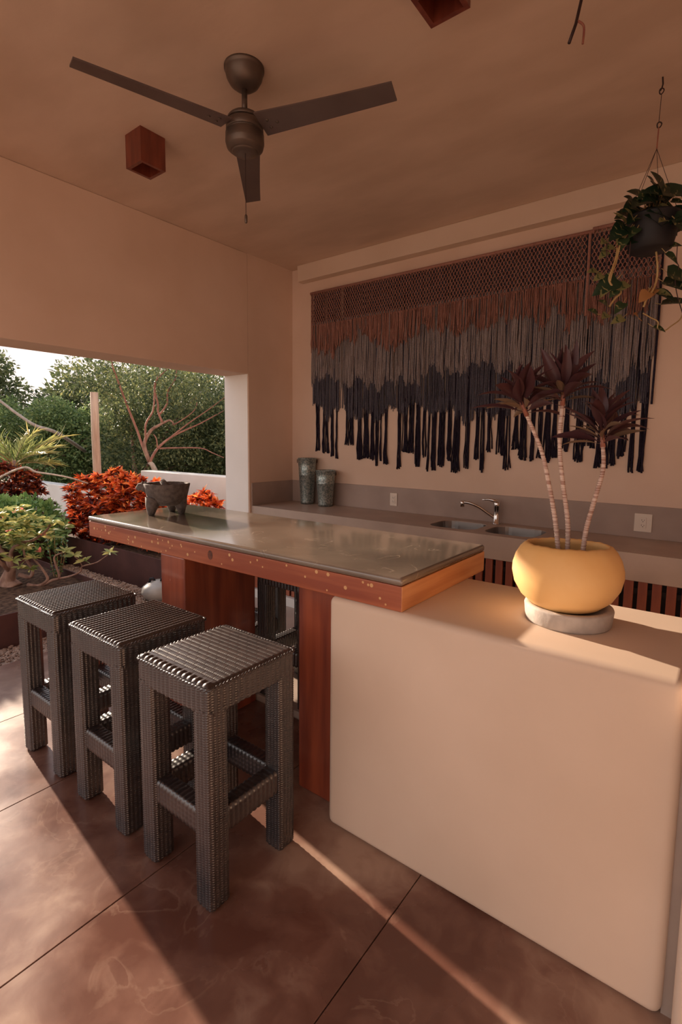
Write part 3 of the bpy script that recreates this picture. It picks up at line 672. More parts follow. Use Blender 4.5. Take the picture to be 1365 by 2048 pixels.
def cordy_leaf(L, W, curl, seg=8):
    V = []; F = []
    for i in range(seg + 1):
        t = i / seg; wd = W * .5 * (.12 + .88 * math.sin(PI * min(1, max(0, (t - .12) / .88)) ** .85) if t > .12 else .12) * (1 if t < .97 else .3)
        a = curl * t; y = L * (math.sin(a) / curl if abs(curl) > 1e-3 else t); z = -L * ((1 - math.cos(a)) / curl if abs(curl) > 1e-3 else 0)
        V += [(-wd, y, z + wd * .45), (-wd * .5, y, z + wd * .15), (0, y, z), (wd * .5, y, z + wd * .15), (wd, y, z + wd * .45)]
    for i in range(seg):
        for k in range(4): a = i * 5 + k; F.append((a, a + 1, a + 6, a + 5))
    me = bpy.data.meshes.new('leaf'); me.from_pydata(V, [], F); me.materials.append(M['leaf_cordy'])
    at = me.attributes.new('rnd', 'FLOAT', 'POINT'); at.data.foreach_set('value', [random.random()] * len(V)); me.update(); return me
CL = [cordy_leaf(.19, .042, c) for c in (.5, .8, 1.1)] + [cordy_leaf(.16, .04, .6), cordy_leaf(.16, .034, .9), cordy_leaf(.12, .026, .5)]
for m_ in CL[4:]: m_.materials.clear(); m_.materials.append(M['leaf_cordy_under'])
CLD = CL[:4]; CLP = CL[4:]
def frame_to(o, d, upv=Vector((0, 0, 1))):
    d = d.normalized(); x = d.cross(upv)
    if x.length < 1e-4: x = Vector((1, 0, 0))
    x.normalize(); z = x.cross(d); R = Matrix((x, d, z)).transposed().to_4x4(); R.translation = o; return R
def cordyline(pts, n, label, spread=1.0, seed=1):
    rg = random.Random(seed); t = thing('cordyline', label, 'plant', pts[0], 0, 'cordylines in the yellow pot'); o0 = Vector(pts[0])
    P = smooth_path([Vector(p) - o0 for p in pts], 14); rad = []
    for i in range(len(P)): rad.append((.0088 - .0025 * i / len(P)) * (1.12 if i % 2 else .93))
    PP = []
    for i in range(len(P) - 1): PP += [P[i], (P[i] + P[i + 1]) / 2]
    PP.append(P[-1]); rad = [(.0077 - .0018 * i / len(PP)) * (1.13 if i % 2 else .92) for i in range(len(PP))]
    MB().tube(PP, rad, 12).build('stem', M['cane'], t, smooth=True)
    tip = PP[-1]; ax = (PP[-1] - PP[-6]).normalized()
    MB().tube([tip - ax * .01, tip + ax * .03, tip + ax * .07], [.008, .0065, .002], 10).build('crown_shoot', M['petiole'], t, smooth=True)
    for i in range(n):
        f = i / (n - 1); a = i * 2.39996 + seed; el = math.radians(8 + 68 * f) + rg.uniform(-.12, .12)
        d = Vector((math.cos(a) * math.cos(el), math.sin(a) * math.cos(el), math.sin(el))) + ax * .15
        me = rg.choice(CLP) if (f < .4 and rg.random() < .6) else rg.choice(CLD); base = tip + ax * (.055 * f) ; s = rg.uniform(.85, 1.1) * (1 - .25 * f) * spread
        stem_l = .035 * (1 - f * .6)
        lf = link('leaf', me, None, t); lf.matrix_local = frame_to(base + d.normalized() * .004, d, Vector((rg.uniform(-.9, .9), rg.uniform(-.9, .9), 1))) @ Matrix.Scale(s, 4)
    return t
cordyline([(3.062 + .006, -2.005, 1.118), (3.05, -2.003, 1.24), (3.025, -2.005, 1.36), (2.994, -2.01, 1.48), (2.945, -2.03, 1.60)], 30, 'cordyline with the leaning stem, leftmost of the three in the yellow pot', 1.0, 1)
cordyline([(3.088, -1.985, 1.118), (3.084, -1.985, 1.24), (3.062, -1.985, 1.37), (3.045, -1.985, 1.50), (3.046, -1.98, 1.635)], 28, 'tallest straight cordyline, in the middle of the yellow pot', .95, 2)
cordyline([(3.137, -2.0, 1.118), (3.14, -1.985, 1.22), (3.158, -1.965, 1.33), (3.172, -1.945, 1.42), (3.163, -1.925, 1.50)], 30, 'shortest cordyline with bronze leaves, rightmost in the yellow pot', 1.0, 3)

# ------------------------------------------------------------------ stone mortar
TZ = 1.0425
mol = thing('stone_mortar', 'dark basalt three-legged mortar shaped like a pig on the far end of the bar', 'mortar', (.735, -1.93, TZ), math.radians(37))
def mor():
    b = MB().lathe([(.001, .05), (.06, .052), (.095, .066), (.118, .10), (.132, .16), (.138, .185), (.134, .19), (.122, .188), (.11, .16), (.085, .12), (.04, .1), (.001, .095)], 40); me = b.mesh('bowl')
    for v in me.vertices: v.co += Vector((random.uniform(-1, 1), random.uniform(-1, 1), random.uniform(-1, 1))) * .0014
    return me
link('bowl', mor(), M['stone_dark'], mol)
for a, rr_ in ((232, 1.1), (3, .85), (93, .95)):
    a = math.radians(a); cx, cy = math.cos(a) * rr_, math.sin(a) * rr_
    MB().tube([(cx * .085, cy * .085, .1), (cx * .098, cy * .098, .05), (cx * .103, cy * .103, 0)], [.05, .036, .018], 12).build('leg', M['stone_dark'], mol, smooth=True)
hd = MB().tube([(-.115, -.01, .15), (-.14, -.012, .168), (-.163, -.014, .166), (-.18, -.015, .15)], [.028, .03, .024, .014], 12).build('pig_head', M['stone_dark'], mol, smooth=True)
for s in (-1, 1): MB().tube([(-.14, s * .02 - .01, .185), (-.136, s * .028 - .01, .205)], [.01, .003], 8).build('ear', M['stone_dark'], hd)
pe = MB().tube([(-.03, .02, .13), (.0, .0, .17), (-.035, -.01, .2)], [.02, .022, .018], 14).build('stone_pestle', M['stone_dark'], None, smooth=True)
pe.location = (.735, -1.93, TZ); tag(pe, 'rounded stone pestle top showing above the rim of the mortar', 'pestle')

# ------------------------------------------------------------------ hanging pothos (scaled so that its hook meets the ceiling)
CAMP = Vector((3.4888, -3.7505, 1.5044)); KH = .945
def K(p, k=KH): return tuple(CAMP + (Vector(p) - CAMP) * k)
HX, HY = 3.138, -.949
hp = thing('hanging_basket', 'black hanging plant pot on thin wires at the right edge', 'hanging pot', (HX, HY, HC))
def L(p): return Vector(p) - Vector((HX, HY, HC))
pc0 = L((3.136, -.958, 2.44))
MB().lathe([(.001, 0), (.075, 0), (.088, .008), (.098, .05), (.110, .135), (.116, .14), (.116, .15), (.108, .15), (.104, .135), (.001, .125)], 40, tuple(pc0 - Vector((0, 0, .055)))).build('pot', M['black_pot'], hp, smooth=True)
b = MB(); b.tube([(0, 0, 0), (.003, 0, -.03), (0, 0, -.045), (-.006, 0, -.055)], .0035, 6); b.build('hook', M['wire'], hp)
ring = lambda z: [(.009 * math.cos(k * PI / 6), .003 * math.sin(k), z + .012 * math.sin(k * PI / 6)) for k in range(13)]
MB().tube(ring(-.058), .0025, 6).build('ring', M['wire'], hp); MB().tube([(0, 0, -.07), (-.003, 0, -.19)], .0015, 5).build('wire', M['wire'], hp)
MB().tube(ring(-.2), .003, 6).build('ring', M['wire'], hp); MB().tube([(-.002, 0, -.21), (-.004, 0, -.3)], .003, 6).build('wire_stem', M['petiole'], hp)
for a in (200, 160, 20, 290):
    a = math.radians(a); e = pc0 + Vector((math.cos(a) * .11, math.sin(a) * .11, .09)); MB().tube([(-.004, 0, -.3), tuple(e)], .0012, 5).build('wire', M['wire'], hp)
po = thing('pothos', 'variegated green and cream trailing pothos spilling from the black hanging pot', 'plant', (HX, HY, 2.44))
def LP(p): return Vector(p) - Vector((HX, HY, 2.44))
VINES = [([(3.0, -.96, 2.43), (3.0, -.97, 2.39), (2.99, -.99, 2.33), (2.98, -1.0, 2.28), (3.0, -.99, 2.24), (3.03, -.97, 2.22), (3.01, -.99, 2.19), (2.99, -1.01, 2.15)], 'vine', .0045),
         ([(3.01, -.96, 2.44), (3.0, -.97, 2.36), (2.99, -.99, 2.31), (2.985, -1.0, 2.27)], 'vine', .004),
         ([(3.15, -.86, 2.41), (3.16, -.86, 2.34), (3.16, -.86, 2.28), (3.15, -.88, 2.23), (3.13, -.9, 2.19), (3.12, -.91, 2.15)], 'vine', .0045),
         ([(3.12, -.92, 2.12), (3.15, -.9, 2.1), (3.18, -.88, 2.08), (3.18, -.87, 2.05), (3.21, -.86, 2.04), (3.23, -.84, 2.06), (3.26, -.81, 2.09), (3.27, -.8, 2.12)], 'vine', .0028),
         ([(3.05, -.93, 2.46), (3.05, -.94, 2.34), (3.06, -.94, 2.26), (3.06, -.95, 2.19)], 'root', .0018),
         ([(3.23, -.82, 2.44), (3.23, -.8, 2.37), (3.24, -.79, 2.34), (3.23, -.8, 2.29), (3.24, -.8, 2.22), (3.27, -.8, 2.12)], 'root', .002),
         ([(2.96, -1.0, 2.45), (2.97, -1.0, 2.33), (2.99, -.99, 2.32)], 'root', .002)]
for pts, m_, r in VINES: MB().tube(smooth_path([LP(K(p)) for p in pts], 4), r, 7).build('vine', M[m_], po, smooth=True)
def heart(L_, W, mname, rnd):
    V = []; F = []; seg = 7
    prof = [(0, .02), (.06, .34), (.18, .5), (.35, .48), (.55, .38), (.75, .24), (.9, .1), (1.0, .005)]
    for i, (t, w_) in enumerate(prof):
        w2 = w_ * W; z = -.22 * L_ * t * t; y = t * L_
        V += [(-w2, y - (.08 * L_ if i == 1 else 0), z + w2 * .22), (-w2 * .5, y, z + w2 * .14), (0, y, z), (w2 * .5, y, z + w2 * .14), (w2, y - (.08 * L_ if i == 1 else 0), z + w2 * .22)]
    for i in range(seg):
        for k in range(4): a = i * 5 + k; F.append((a, a + 1, a + 6, a + 5))
    me = bpy.data.meshes.new('leaf'); me.from_pydata(V, [], F); me.materials.append(M[mname]); at = me.attributes.new('rnd', 'FLOAT', 'POINT'); at.data.foreach_set('value', [rnd] * len(V)); me.update(); return me
HD = [heart(.12, .09, 'leaf_pothos', r) for r in (.1, .4)]; HP = [heart(.07, .045, 'leaf_pothos_pale', .3), heart(.06, .045, 'leaf_pothos', .9)]; HY_ = heart(.055, .05, 'leaf_dry', .5)
LV = [(3.07, -.88, 2.68, 0), (3.04, -.91, 2.66, 0), (3.14, -.83, 2.7, 0), (3.21, -.77, 2.72, 0), (3.06, -.9, 2.58, 0), (3.11, -.86, 2.6, 0), (3.01, -.94, 2.57, 1), (3.06, -.93, 2.5, 1), (3.02, -.95, 2.45, 1), (2.95, -1, 2.46, 1), (2.97, -.99, 2.43, 1), (2.95, -1, 2.4, 1),
      (2.92, -1.04, 2.32, 1), (2.94, -1.03, 2.29, 1), (2.97, -1.01, 2.25, 0), (2.97, -1.01, 2.23, 1), (3.0, -1.0, 2.21, 1), (2.97, -1.02, 2.17, 1), (2.93, -1.06, 2.13, 1), (2.98, -1.02, 2.11, 1), (3.03, -.98, 2.15, 1), (3.03, -.99, 2.09, 1), (3.04, -.96, 2.25, 1), (3.15, -.88, 2.22, 2), (3.12, -.91, 2.2, 2),
      (3.1, -.93, 2.11, 2), (3.19, -.85, 2.22, 1), (3.2, -.85, 2.21, 0), (3.24, -.81, 2.18, 0), (3.24, -.8, 2.26, 0), (3.25, -.8, 2.3, 0), (3.21, -.81, 2.39, 1), (3.22, -.79, 2.45, 1), (3.18, -.8, 2.62, 0), (3.16, -.82, 2.66, 0), (3.19, -.87, 2.05, 1), (3.24, -.8, 2.68, 0), (3.26, -.78, 2.6, 0), (3.25, -.8, 2.52, 1), (3.02, -.96, 2.53, 0), (3.14, -.9, 2.55, 0), (3.2, -.86, 2.56, 0), (3.0, -.97, 2.5, 0), (3.08, -.93, 2.63, 0), (3.12, -.9, 2.65, 0), (3.17, -.88, 2.6, 1), (3.05, -.96, 2.57, 1)]
rg = random.Random(23)
for k in range(26):
    a = rg.uniform(0, 6.28); r_ = rg.uniform(.07, .15); LV.append((3.128 + r_ * math.cos(a), -.80 + r_ * math.sin(a), rg.uniform(2.56, 2.72) if k % 3 else rg.uniform(2.48, 2.56), 0 if rg.random() < .75 else 1))
rg = random.Random(11); rgt = Vector((.79, .61, 0)); tow = Vector((.6, -.79, 0))
pt0 = L((3.136, -.958, 2.44)) + Vector((HX, HY, HC))
stems = MB()
for (x_, y_, z_, k) in LV:
    p = LP(K((x_, y_, z_))); me = (HD if k == 0 else HP if k == 1 else [HY_]); me = rg.choice(me)
    side = 1 if (p.dot(rgt)) > 0 else -1
    d = rgt * side * rg.uniform(.3, 1.0) + tow * rg.uniform(.1, .7) + Vector((0, 0, rg.uniform(-.8, .3) if z_ < 2.55 else rg.uniform(-.4, .5)))
    n_ = tow * 1.0 + Vector((0, 0, .7)) + rgt * rg.uniform(-.4, .4)
    lf = link('leaf', me, None, po); base = p - d.normalized() * .05 * (1.2 if k == 0 else .6); lf.matrix_local = frame_to(base, d, n_) @ Matrix.Scale(rg.uniform(.85, 1.15), 4)
    if z_ > 2.4: stems.tube([tuple(LP((3.136, -.958, 2.50)) + Vector((p.x * .3, p.y * .3, 0))), tuple(base * .5 + LP((3.136, -.958, 2.62)) * .5), tuple(base)], .0018, 5)
    else: stems.tube([tuple(base), tuple(base - d.normalized() * .025 + Vector((0, 0, .01)))], .0015, 5)
stems.build('leaf_stalks', M['vine'], po)['kind'] = 'stuff'

# hook hanging at the top edge
hk = thing('ceiling_hook', 'dark metal rod with a side hook hanging at the top right of the frame', 'hook', (3.02, -1.79, HC))
def LH(p): return Vector(p) - Vector((3.02, -1.79, HC))
kk = .905
a_ = [K((2.93, -1.56, 3.16), kk), K((2.92, -1.58, 3.07), kk), K((2.905, -1.60, 3.0), kk)]
MB().tube([(0, 0, 0), tuple(LH(a_[0])), tuple(LH(a_[1])), tuple(LH(a_[2]))], .0055, 8).build('rod', M['wire'], hk, smooth=True)
MB().tube(smooth_path([tuple(LH(K(p, kk))) for p in [(2.92, -1.58, 3.08), (2.932, -1.57, 3.078), (2.945, -1.56, 3.06), (2.945, -1.565, 3.0)]], 5), .0038, 8).build('side_hook', M['petiole'], hk, smooth=True)

# ------------------------------------------------------------------ garden: planters, gravel, walls
def planter(x0, x1, y0, y1, z1, label, name='steel_planter'):
    t = thing(name, label, 'planter', ((x0 + x1) / 2, (y0 + y1) / 2, -.06), 0, 'rusted steel planters in the garden'); a, b_ = (x1 - x0) / 2, (y1 - y0) / 2; h = z1 + .06; th = .012; m_ = MB()
    m_.box(-a, a, -b_, -b_ + th, 0, h).box(-a, a, b_ - th, b_, 0, h).box(-a, -a + th, -b_ + th, b_ - th, 0, h).box(a - th, a, -b_ + th, b_ - th, 0, h); m_.build('steel_sides', M['corten'], t)
    MB().box(-a + th, a - th, -b_ + th, b_ - th, 0, h - .05).build('soil', M['soil'], t)
planter(-2.45, -.63, -3.6, -1.52, .213, 'low dark rusted steel planter beside the far left stool')
planter(-5.2, -.36, -.95, -.22, .315, 'long dark rusted steel planter under the orange crotons')
planter(-4.6, -2.85, -4.4, -1.0, .315, 'dark rusted steel planter farthest left behind the green shrub')
# gravel
gp = thing('gravel_bed', 'bed of brown pebbles between the planters and the floor', 'gravel', (0, 0, 0)); gp['kind'] = 'stuff'
MB().box(-2.85, -.242, -3.9, -.3, -.07, -.045).build('gravel_base', M['gravel'], gp)
def pebbles(rects, N, name):
    ico = bmesh.new(); bmesh.ops.create_icosphere(ico, subdivisions=1, radius=1); V = np.array([v.co[:] for v in ico.verts]); F = np.array([[v.index for v in f.verts] for f in ico.faces]); ico.free()
    area = np.array([(r[1] - r[0]) * (r[3] - r[2]) for r in rects]); cnt = np.random.multinomial(N, area / area.sum()); P = []
    for r, c in zip(rects, cnt): P.append(np.stack([np.random.uniform(r[0], r[1], c), np.random.uniform(r[2], r[3], c), -.044 + .012 * np.random.rand(c)], 1))
    P = np.concatenate(P); s = np.random.uniform(.008, .017, (N, 1, 1)) * np.random.uniform(.7, 1.2, (N, 1, 3)); a = np.random.rand(N) * 6.28
    W_ = V[None] * s; c_, s_ = np.cos(a)[:, None], np.sin(a)[:, None]; W_ = np.stack([W_[..., 0] * c_ - W_[..., 1] * s_, W_[..., 0] * s_ + W_[..., 1] * c_, W_[..., 2] * .75], 2)
    np_mesh(name, (W_ + P[:, None]).reshape(-1, 3), (F[None] + (np.arange(N) * len(V))[:, None, None]).reshape(-1, 3), M['gravel'], gp, kind='stuff')
pebbles([(-.62, -.245, -3.7, -1.0), (-2.8, -.62, -1.5, -.96)], 9000, 'pebbles')
struct(MB().box(-3.25, -.36, .28, .5, -.06, 1.045).build('garden_wall_1', M['white_paint'], bevel=.01))
struct(MB().box(-8.2, -3.25, .28, .5, -.06, .672).build('garden_wall_2', M['white_paint'], bevel=.01))
# clay pot behind the table leg
cj = thing('clay_jug', 'pale round clay jug with dark handles on the gravel behind the table leg', 'jug', (-.80, -1.03, -.045), .5)
MB().lathe([(.001, 0), (.09, 0), (.14, .03), (.165, .08), (.155, .13), (.11, .165), (.06, .18), (.05, .19), (.001, .192)], 36).build('jug_body', M['clay_white'], cj, smooth=True)
for s in (-1, 1): MB().tube([(s * .03, -.02, .18), (s * .045, -.03, .215), (s * .07, -.03, .21), (s * .085, -.03, .17)], .012, 10).build('handle', M['black_pot'], cj, smooth=True)
# weathered post
ps = MB().tube([(0, 0, 0), (.005, 0, .8), (-.01, 0, 1.6), (0, 0, 2.15)], [.052, .05, .049, .047], 16).build('wooden_post', M['post'], None, smooth=True)
ps.location = (-3.02, -.47, -.06); tag(ps, 'tall weathered wooden post rising from the orange crotons', 'post'); ps.location.z = -.06
# driftwood branch
dw = MB().tube(smooth_path([(-3.4, -1.75, .6), (-3.05, -1.66, .98), (-2.72, -1.46, 1.17), (-2.6, -1.37, 1.125), (-2.45, -1.26, 1.10), (-2.36, -1.12, 1.06), (-2.4, -.9, .98)], 5), lin(.014, .009, 31), 8).build('bare_branch', M['bark_pale'], None, smooth=True)
tag(dw, 'bare crooked grey branch stretched between the two croton bushes', 'branch')

# ------------------------------------------------------------------ shrubs
croton_t = leaf_tmpl(.42, .6, .35, 3); round_t = leaf_tmpl(.55, .2, .15, 2); long_t = leaf_tmpl(.28, .3, .2, 2); tiny_t = (np.array([(0, 0, 0), (.24, .45, .07), (0, 1, -.05), (-.24, .45, .07)]), np.array([(0, 1, 2, 3)]))
def bush(name, label, loc, blobs, N, size, m, tm, stemh, cat='shrub', seed=0, shell=.5, rnd=None, upbias=0.0, group=None, stemm='bark', nst=5):
    np.random.seed(seed + 100); t = thing(name, label, cat, loc, 0, group); P, Dd = blob_points(blobs, N, shell); Dd[:, 2] += upbias
    scatter('foliage', tm, P, Dd, size * (.7 + .6 * np.random.rand(N)), M[m], t, rnd=rnd)
    b = MB(); rg = random.Random(seed)
    for k in range(nst):
        bl = rg.choice(blobs); e = (bl[0] + rg.uniform(-.4, .4) * bl[3], bl[1] + rg.uniform(-.4, .4) * bl[4], bl[2] + rg.uniform(-.2, .5) * bl[5]); s0 = (rg.uniform(-.08, .08), rg.uniform(-.08, .08), 0)
        mid = tuple(s0[i] * .5 + e[i] * .5 + rg.uniform(-.05, .05) for i in range(3)); b.tube(smooth_path([s0, mid, e], 4), lin(.016, .006, 9), 6)
    b.build('stems', M[stemm], t, smooth=True); return t
def croton(label, loc, blobs, N, m='leaf_croton', seed=0):
    """rosettes of upright wavy leaves"""
    np.random.seed(seed + 50); t = thing('croton_bush', label, 'shrub', loc, 0, 'croton bushes'); nr = N // 20
    P, Dd = blob_points(blobs, nr, .72); keep = P; P = np.repeat(P, 20, 0); n = len(P)
    a = np.random.rand(n) * 6.28; e = np.random.uniform(.1, 1.3, n); dirs = np.stack([np.cos(a) * np.cos(e), np.sin(a) * np.cos(e), np.sin(e)], 1)
    zt = (P[:, 2] - P[:, 2].min()) / (np.ptp(P[:, 2]) + 1e-6); out = np.linalg.norm(Dd, axis=1).repeat(20)[:n]
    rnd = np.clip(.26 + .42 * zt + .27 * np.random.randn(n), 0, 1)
    scatter('foliage', croton_t, P, dirs, .06 + .04 * np.random.rand(n), M[m], t, rnd=rnd)
    b = MB(); rg = random.Random(seed)
    for k in range(9):
        bl = rg.choice(blobs); e_ = (bl[0] + rg.uniform(-.5, .5) * bl[3], bl[1] + rg.uniform(-.5, .5) * bl[4], bl[2]); b.tube([(e_[0] * .5, e_[1] * .5, 0), tuple(np.array(e_) * .8), e_], [.012, .009, .005], 6)
    b.build('stems', M['bark'], t)
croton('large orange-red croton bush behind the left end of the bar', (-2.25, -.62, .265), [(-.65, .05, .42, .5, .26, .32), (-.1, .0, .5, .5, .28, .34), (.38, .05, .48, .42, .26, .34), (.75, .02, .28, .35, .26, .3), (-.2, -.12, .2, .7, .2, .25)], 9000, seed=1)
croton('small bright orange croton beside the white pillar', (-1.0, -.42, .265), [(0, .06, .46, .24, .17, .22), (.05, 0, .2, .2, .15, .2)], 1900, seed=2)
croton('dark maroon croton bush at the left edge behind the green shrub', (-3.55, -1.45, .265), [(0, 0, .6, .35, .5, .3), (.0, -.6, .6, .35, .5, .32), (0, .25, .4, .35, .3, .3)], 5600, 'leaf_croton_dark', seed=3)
bush('green_shrub', 'dense bright green shrub with round leaves at the left edge', (-3.0, -1.55, .265), [(.1, -.3, .34, .42, .5, .24), (.15, .1, .3, .4, .4, .24), (.1, -.8, .34, .4, .45, .26), (.2, .2, .12, .35, .3, .2)], 5200, .075, 'leaf_green', round_t, .3, seed=4, shell=.7, upbias=.8)
# desert rose
dr = thing('desert_rose', 'desert rose with twisting pale branches and pink flowers in the low planter', 'plant', (-1.62, -2.0, .16))
def LD(p): return tuple(Vector(p) - Vector((-1.62, -2.0, .16)))
AD = [([(-1.62, -2.0, .12), (-1.66, -2.02, .2), (-1.62, -2.0, .32)], .10, .035), ([(-1.62, -2.0, .26), (-1.66, -2.01, .39), (-1.73, -2.05, .51), (-1.74, -2.1, .66)], .026, .012), ([(-1.61, -1.99, .28), (-1.64, -1.99, .45), (-1.59, -1.94, .54), (-1.5, -1.86, .57), (-1.4, -1.78, .66), (-1.38, -1.75, .72)], .022, .008),
      ([(-1.57, -1.96, .26), (-1.49, -1.9, .24), (-1.48, -1.88, .31), (-1.53, -1.91, .4), (-1.55, -1.92, .5)], .02, .008), ([(-1.5, -1.92, .17), (-1.42, -1.86, .16), (-1.36, -1.81, .21), (-1.37, -1.81, .26), (-1.44, -1.84, .35), (-1.48, -1.87, .41)], .018, .007),
      ([(-1.5, -1.92, .17), (-1.41, -1.85, .16), (-1.33, -1.78, .21), (-1.27, -1.74, .24), (-1.31, -1.75, .35), (-1.32, -1.75, .43), (-1.25, -1.69, .47)], .016, .006), ([(-1.27, -1.74, .23), (-1.2, -1.68, .25), (-1.13, -1.62, .29), (-1.12, -1.6, .34), (-1.01, -1.52, .38), (-.93, -1.44, .46)], .010, .0045), ([(-1.12, -1.6, .34), (-1.15, -1.62, .4), (-1.18, -1.64, .43)], .006, .004),
      ([(-1.63, -2.0, .27), (-1.58, -2.1, .4), (-1.62, -2.2, .55), (-1.6, -2.25, .68)], .02, .008)]
for pts, r0, r1 in AD:
    P = smooth_path([LD(p) for p in pts], 5); MB().tube(P, lin(r0, r1, len(P)), 9).build('branch', M['bark'], dr, smooth=True)
np.random.seed(31)
RS = [(-1.53, -1.86, .77), (-1.4, -1.78, .70), (-1.6, -1.92, .71), (-1.49, -1.88, .42), (-1.11, -1.59, .39), (-.93, -1.44, .47), (-1.36, -1.74, .74), (-1.67, -2.0, .56), (-1.46, -1.83, .62), (-1.74, -2.1, .68), (-1.6, -2.25, .7), (-1.25, -1.69, .48), (-1.18, -1.64, .44), (-1.7, -2.05, .8), (-1.5, -1.95, .66), (-1.62, -2.1, .76), (-1.33, -1.76, .6), (-1.8, -2.2, .6), (-1.55, -2.0, .56), (-1.45, -1.95, .74), (-1.58, -1.96, .84)]
rq = random.Random(8)
RS += [(r[0] + rq.uniform(-.22, .12), r[1] + rq.uniform(-.22, .12), r[2] + rq.uniform(-.12, .06)) for r in RS if r[0] < -1.35 for _ in range(4)]
P = []; Dd = []
for r in RS:
    k = 9
    for j in range(k): a = j * 2.4; e = random.uniform(-.1, .7); P.append(LD(r)); Dd.append((math.cos(a) * math.cos(e), math.sin(a) * math.cos(e), math.sin(e)))
scatter('leaf_rosettes', leaf_tmpl(.36, .2, .12, 3), np.array(P), np.array(Dd), .07 + .03 * np.random.rand(len(P)), M['leaf_yel'], dr, rnd=np.clip(np.random.rand(len(P)), 0, 1))
for f in [(-1.72, -2.01, .76), (-1.59, -1.9, .84), (-1.65, -1.98, .65), (-1.56, -1.91, .60), (-1.43, -1.83, .47), (-1.41, -1.79, .62), (-1.63, -1.93, .82), (-1.78, -2.06, .72), (-1.70, -2.1, .62)]:
    f = LD(f); n = 5; a = np.arange(n) * 2 * PI / n; dirs = np.stack([np.cos(a) * .8 + .5, np.sin(a) * .8 - .4, .4 + 0 * a], 1)
    scatter('flower', leaf_tmpl(.75, .2, .1, 2), np.repeat(np.array([f]), n, 0), dirs, .046, M['petal'], dr, kind='thing')
# young plant with paired leaves
yp = thing('paired_leaf_plant', 'young plant with upright stems of glossy paired leaves beside the desert rose', 'plant', (-1.62, -1.62, .16))
for k, (dx, dy, h) in enumerate([(.0, .0, .46), (.07, .05, .38), (-.06, -.04, .40), (.1, -.02, .28), (.03, .1, .33)]):
    st_ = smooth_path([(dx * .3, dy * .3, 0), (dx * .7, dy * .7, h * .5), (dx, dy, h)], 6); MB().tube(st_, lin(.006, .003, len(st_)), 6).build('stem', M['vine'], yp)
    P = []; Dd = []
    for i in range(2, len(st_)):
        for s in (-1, 1): P.append(tuple(st_[i])); Dd.append((s * .7 + random.uniform(-.2, .2), -s * .3 + random.uniform(-.3, .3), .35))
    scatter('leaves', leaf_tmpl(.42, .3, .2, 3), np.array(P), np.array(Dd), .07, M['leaf_small'], yp)

# ------------------------------------------------------------------ trees
tr = thing('branching_tree', 'tree with red-brown forking branches behind the white garden wall', 'tree', (-3.38, .62, -.06))
BR = [([(-3.36, .62, -.06), (-3.38, .6, .9), (-3.36, .55, 1.09), (-3.38, .5, 1.16)], .05, .032, 'bark_pale'),
      ([(-3.38, .5, 1.16), (-3.45, .44, 1.4), (-3.52, .4, 1.64), (-3.55, .29, 1.95), (-3.54, .2, 2.17), (-3.53, .11, 2.4), (-3.5, .04, 2.58), (-3.5, 0, 3.2)], .02, .01, 'bark_red'),
      ([(-3.38, .5, 1.17), (-3.42, .46, 1.36), (-3.41, .46, 1.47), (-3.35, .53, 1.63), (-3.27, .6, 1.7), (-3.22, .65, 1.74), (-3.14, .71, 1.78), (-3.09, .74, 1.73)], .032, .012, 'bark'),
      ([(-3.23, .64, 1.75), (-3.27, .62, 1.85), (-3.29, .61, 1.92), (-3.3, .62, 2.02), (-3.35, .61, 2.23), (-3.33, .64, 2.41), (-3.31, .68, 2.55), (-3.3, .7, 3.1)], .018, .009, 'bark_red'),
      ([(-3.27, .63, 1.87), (-3.28, .76, 2.03), (-3.28, .78, 2.21), (-3.21, .86, 2.39), (-3.2, .88, 2.49), (-3.15, .95, 3.0)], .015, .008, 'bark_red'),
      ([(-3.4, .47, 1.45), (-3.33, .43, 1.71), (-3.26, .51, 1.91), (-3.26, .54, 2.14), (-3.26, .56, 2.33), (-3.14, .68, 2.52)], .016, .008, 'bark_red'),
      ([(-3.38, .5, 1.14), (-3.26, .56, 1.35), (-3.21, .75, 1.52), (-3.1, .97, 1.65), (-3.02, 1.17, 1.75), (-2.91, 1.54, 1.96)], .022, .008, 'bark_red'),
      ([(-3.27, .57, 1.36), (-3.14, .78, 1.37), (-2.83, 1.02, 1.37), (-2.68, 1.12, 1.3), (-2.54, 1.22, 1.23)], .013, .005, 'bark_red'),
      ([(-3.25, .56, 1.36), (-3.19, .51, 1.5), (-3.23, .49, 1.57)], .012, .006, 'bark_red'),
      ([(-3.1, .74, 1.74), (-3.18, .8, 1.72), (-3.08, .88, 1.79), (-2.95, 1.0, 1.93), (-2.92, 1.04, 2.06)], .012, .005, 'bark_red'),
      ([(-3.21, .76, 1.53), (-3.0, .95, 1.75), (-2.8, 1.15, 1.95), (-2.6, 1.4, 2.2)], .012, .005, 'bark_red')]
for pts, r0, r1, mm in BR:
    P = smooth_path([tuple(Vector(p) - Vector((-3.38, .62, -.06))) for p in pts], 4); MB().tube(P, lin(r0, r1, len(P)), 8).build('trunk' if r0 > .04 else 'branch', M[mm], tr, smooth=True)
np.random.seed(77)
bl = [(0, .0, 2.5, 1.1, .8, .35), (-.5, -.45, 2.3, .6, .35, .45), (.4, .45, 2.35, .7, .6, .4), (.9, 1.1, 2.1, .5, .6, .5), (-.1, .5, 2.0, .6, .4, .35), (.7, 1.0, 1.6, .5, .4, .3), (-.9, -.6, 2.5, .6, .4, .35), (1.0, 1.4, 2.3, .6, .6, .35), (-.3, .6, 1.5, .6, .3, .4)]
P, Dd = blob_points(bl, 9000, .1); scatter('foliage', tiny_t, P, Dd, .035 + .035 * np.random.rand(len(P)), M['leaf_mid'], tr)
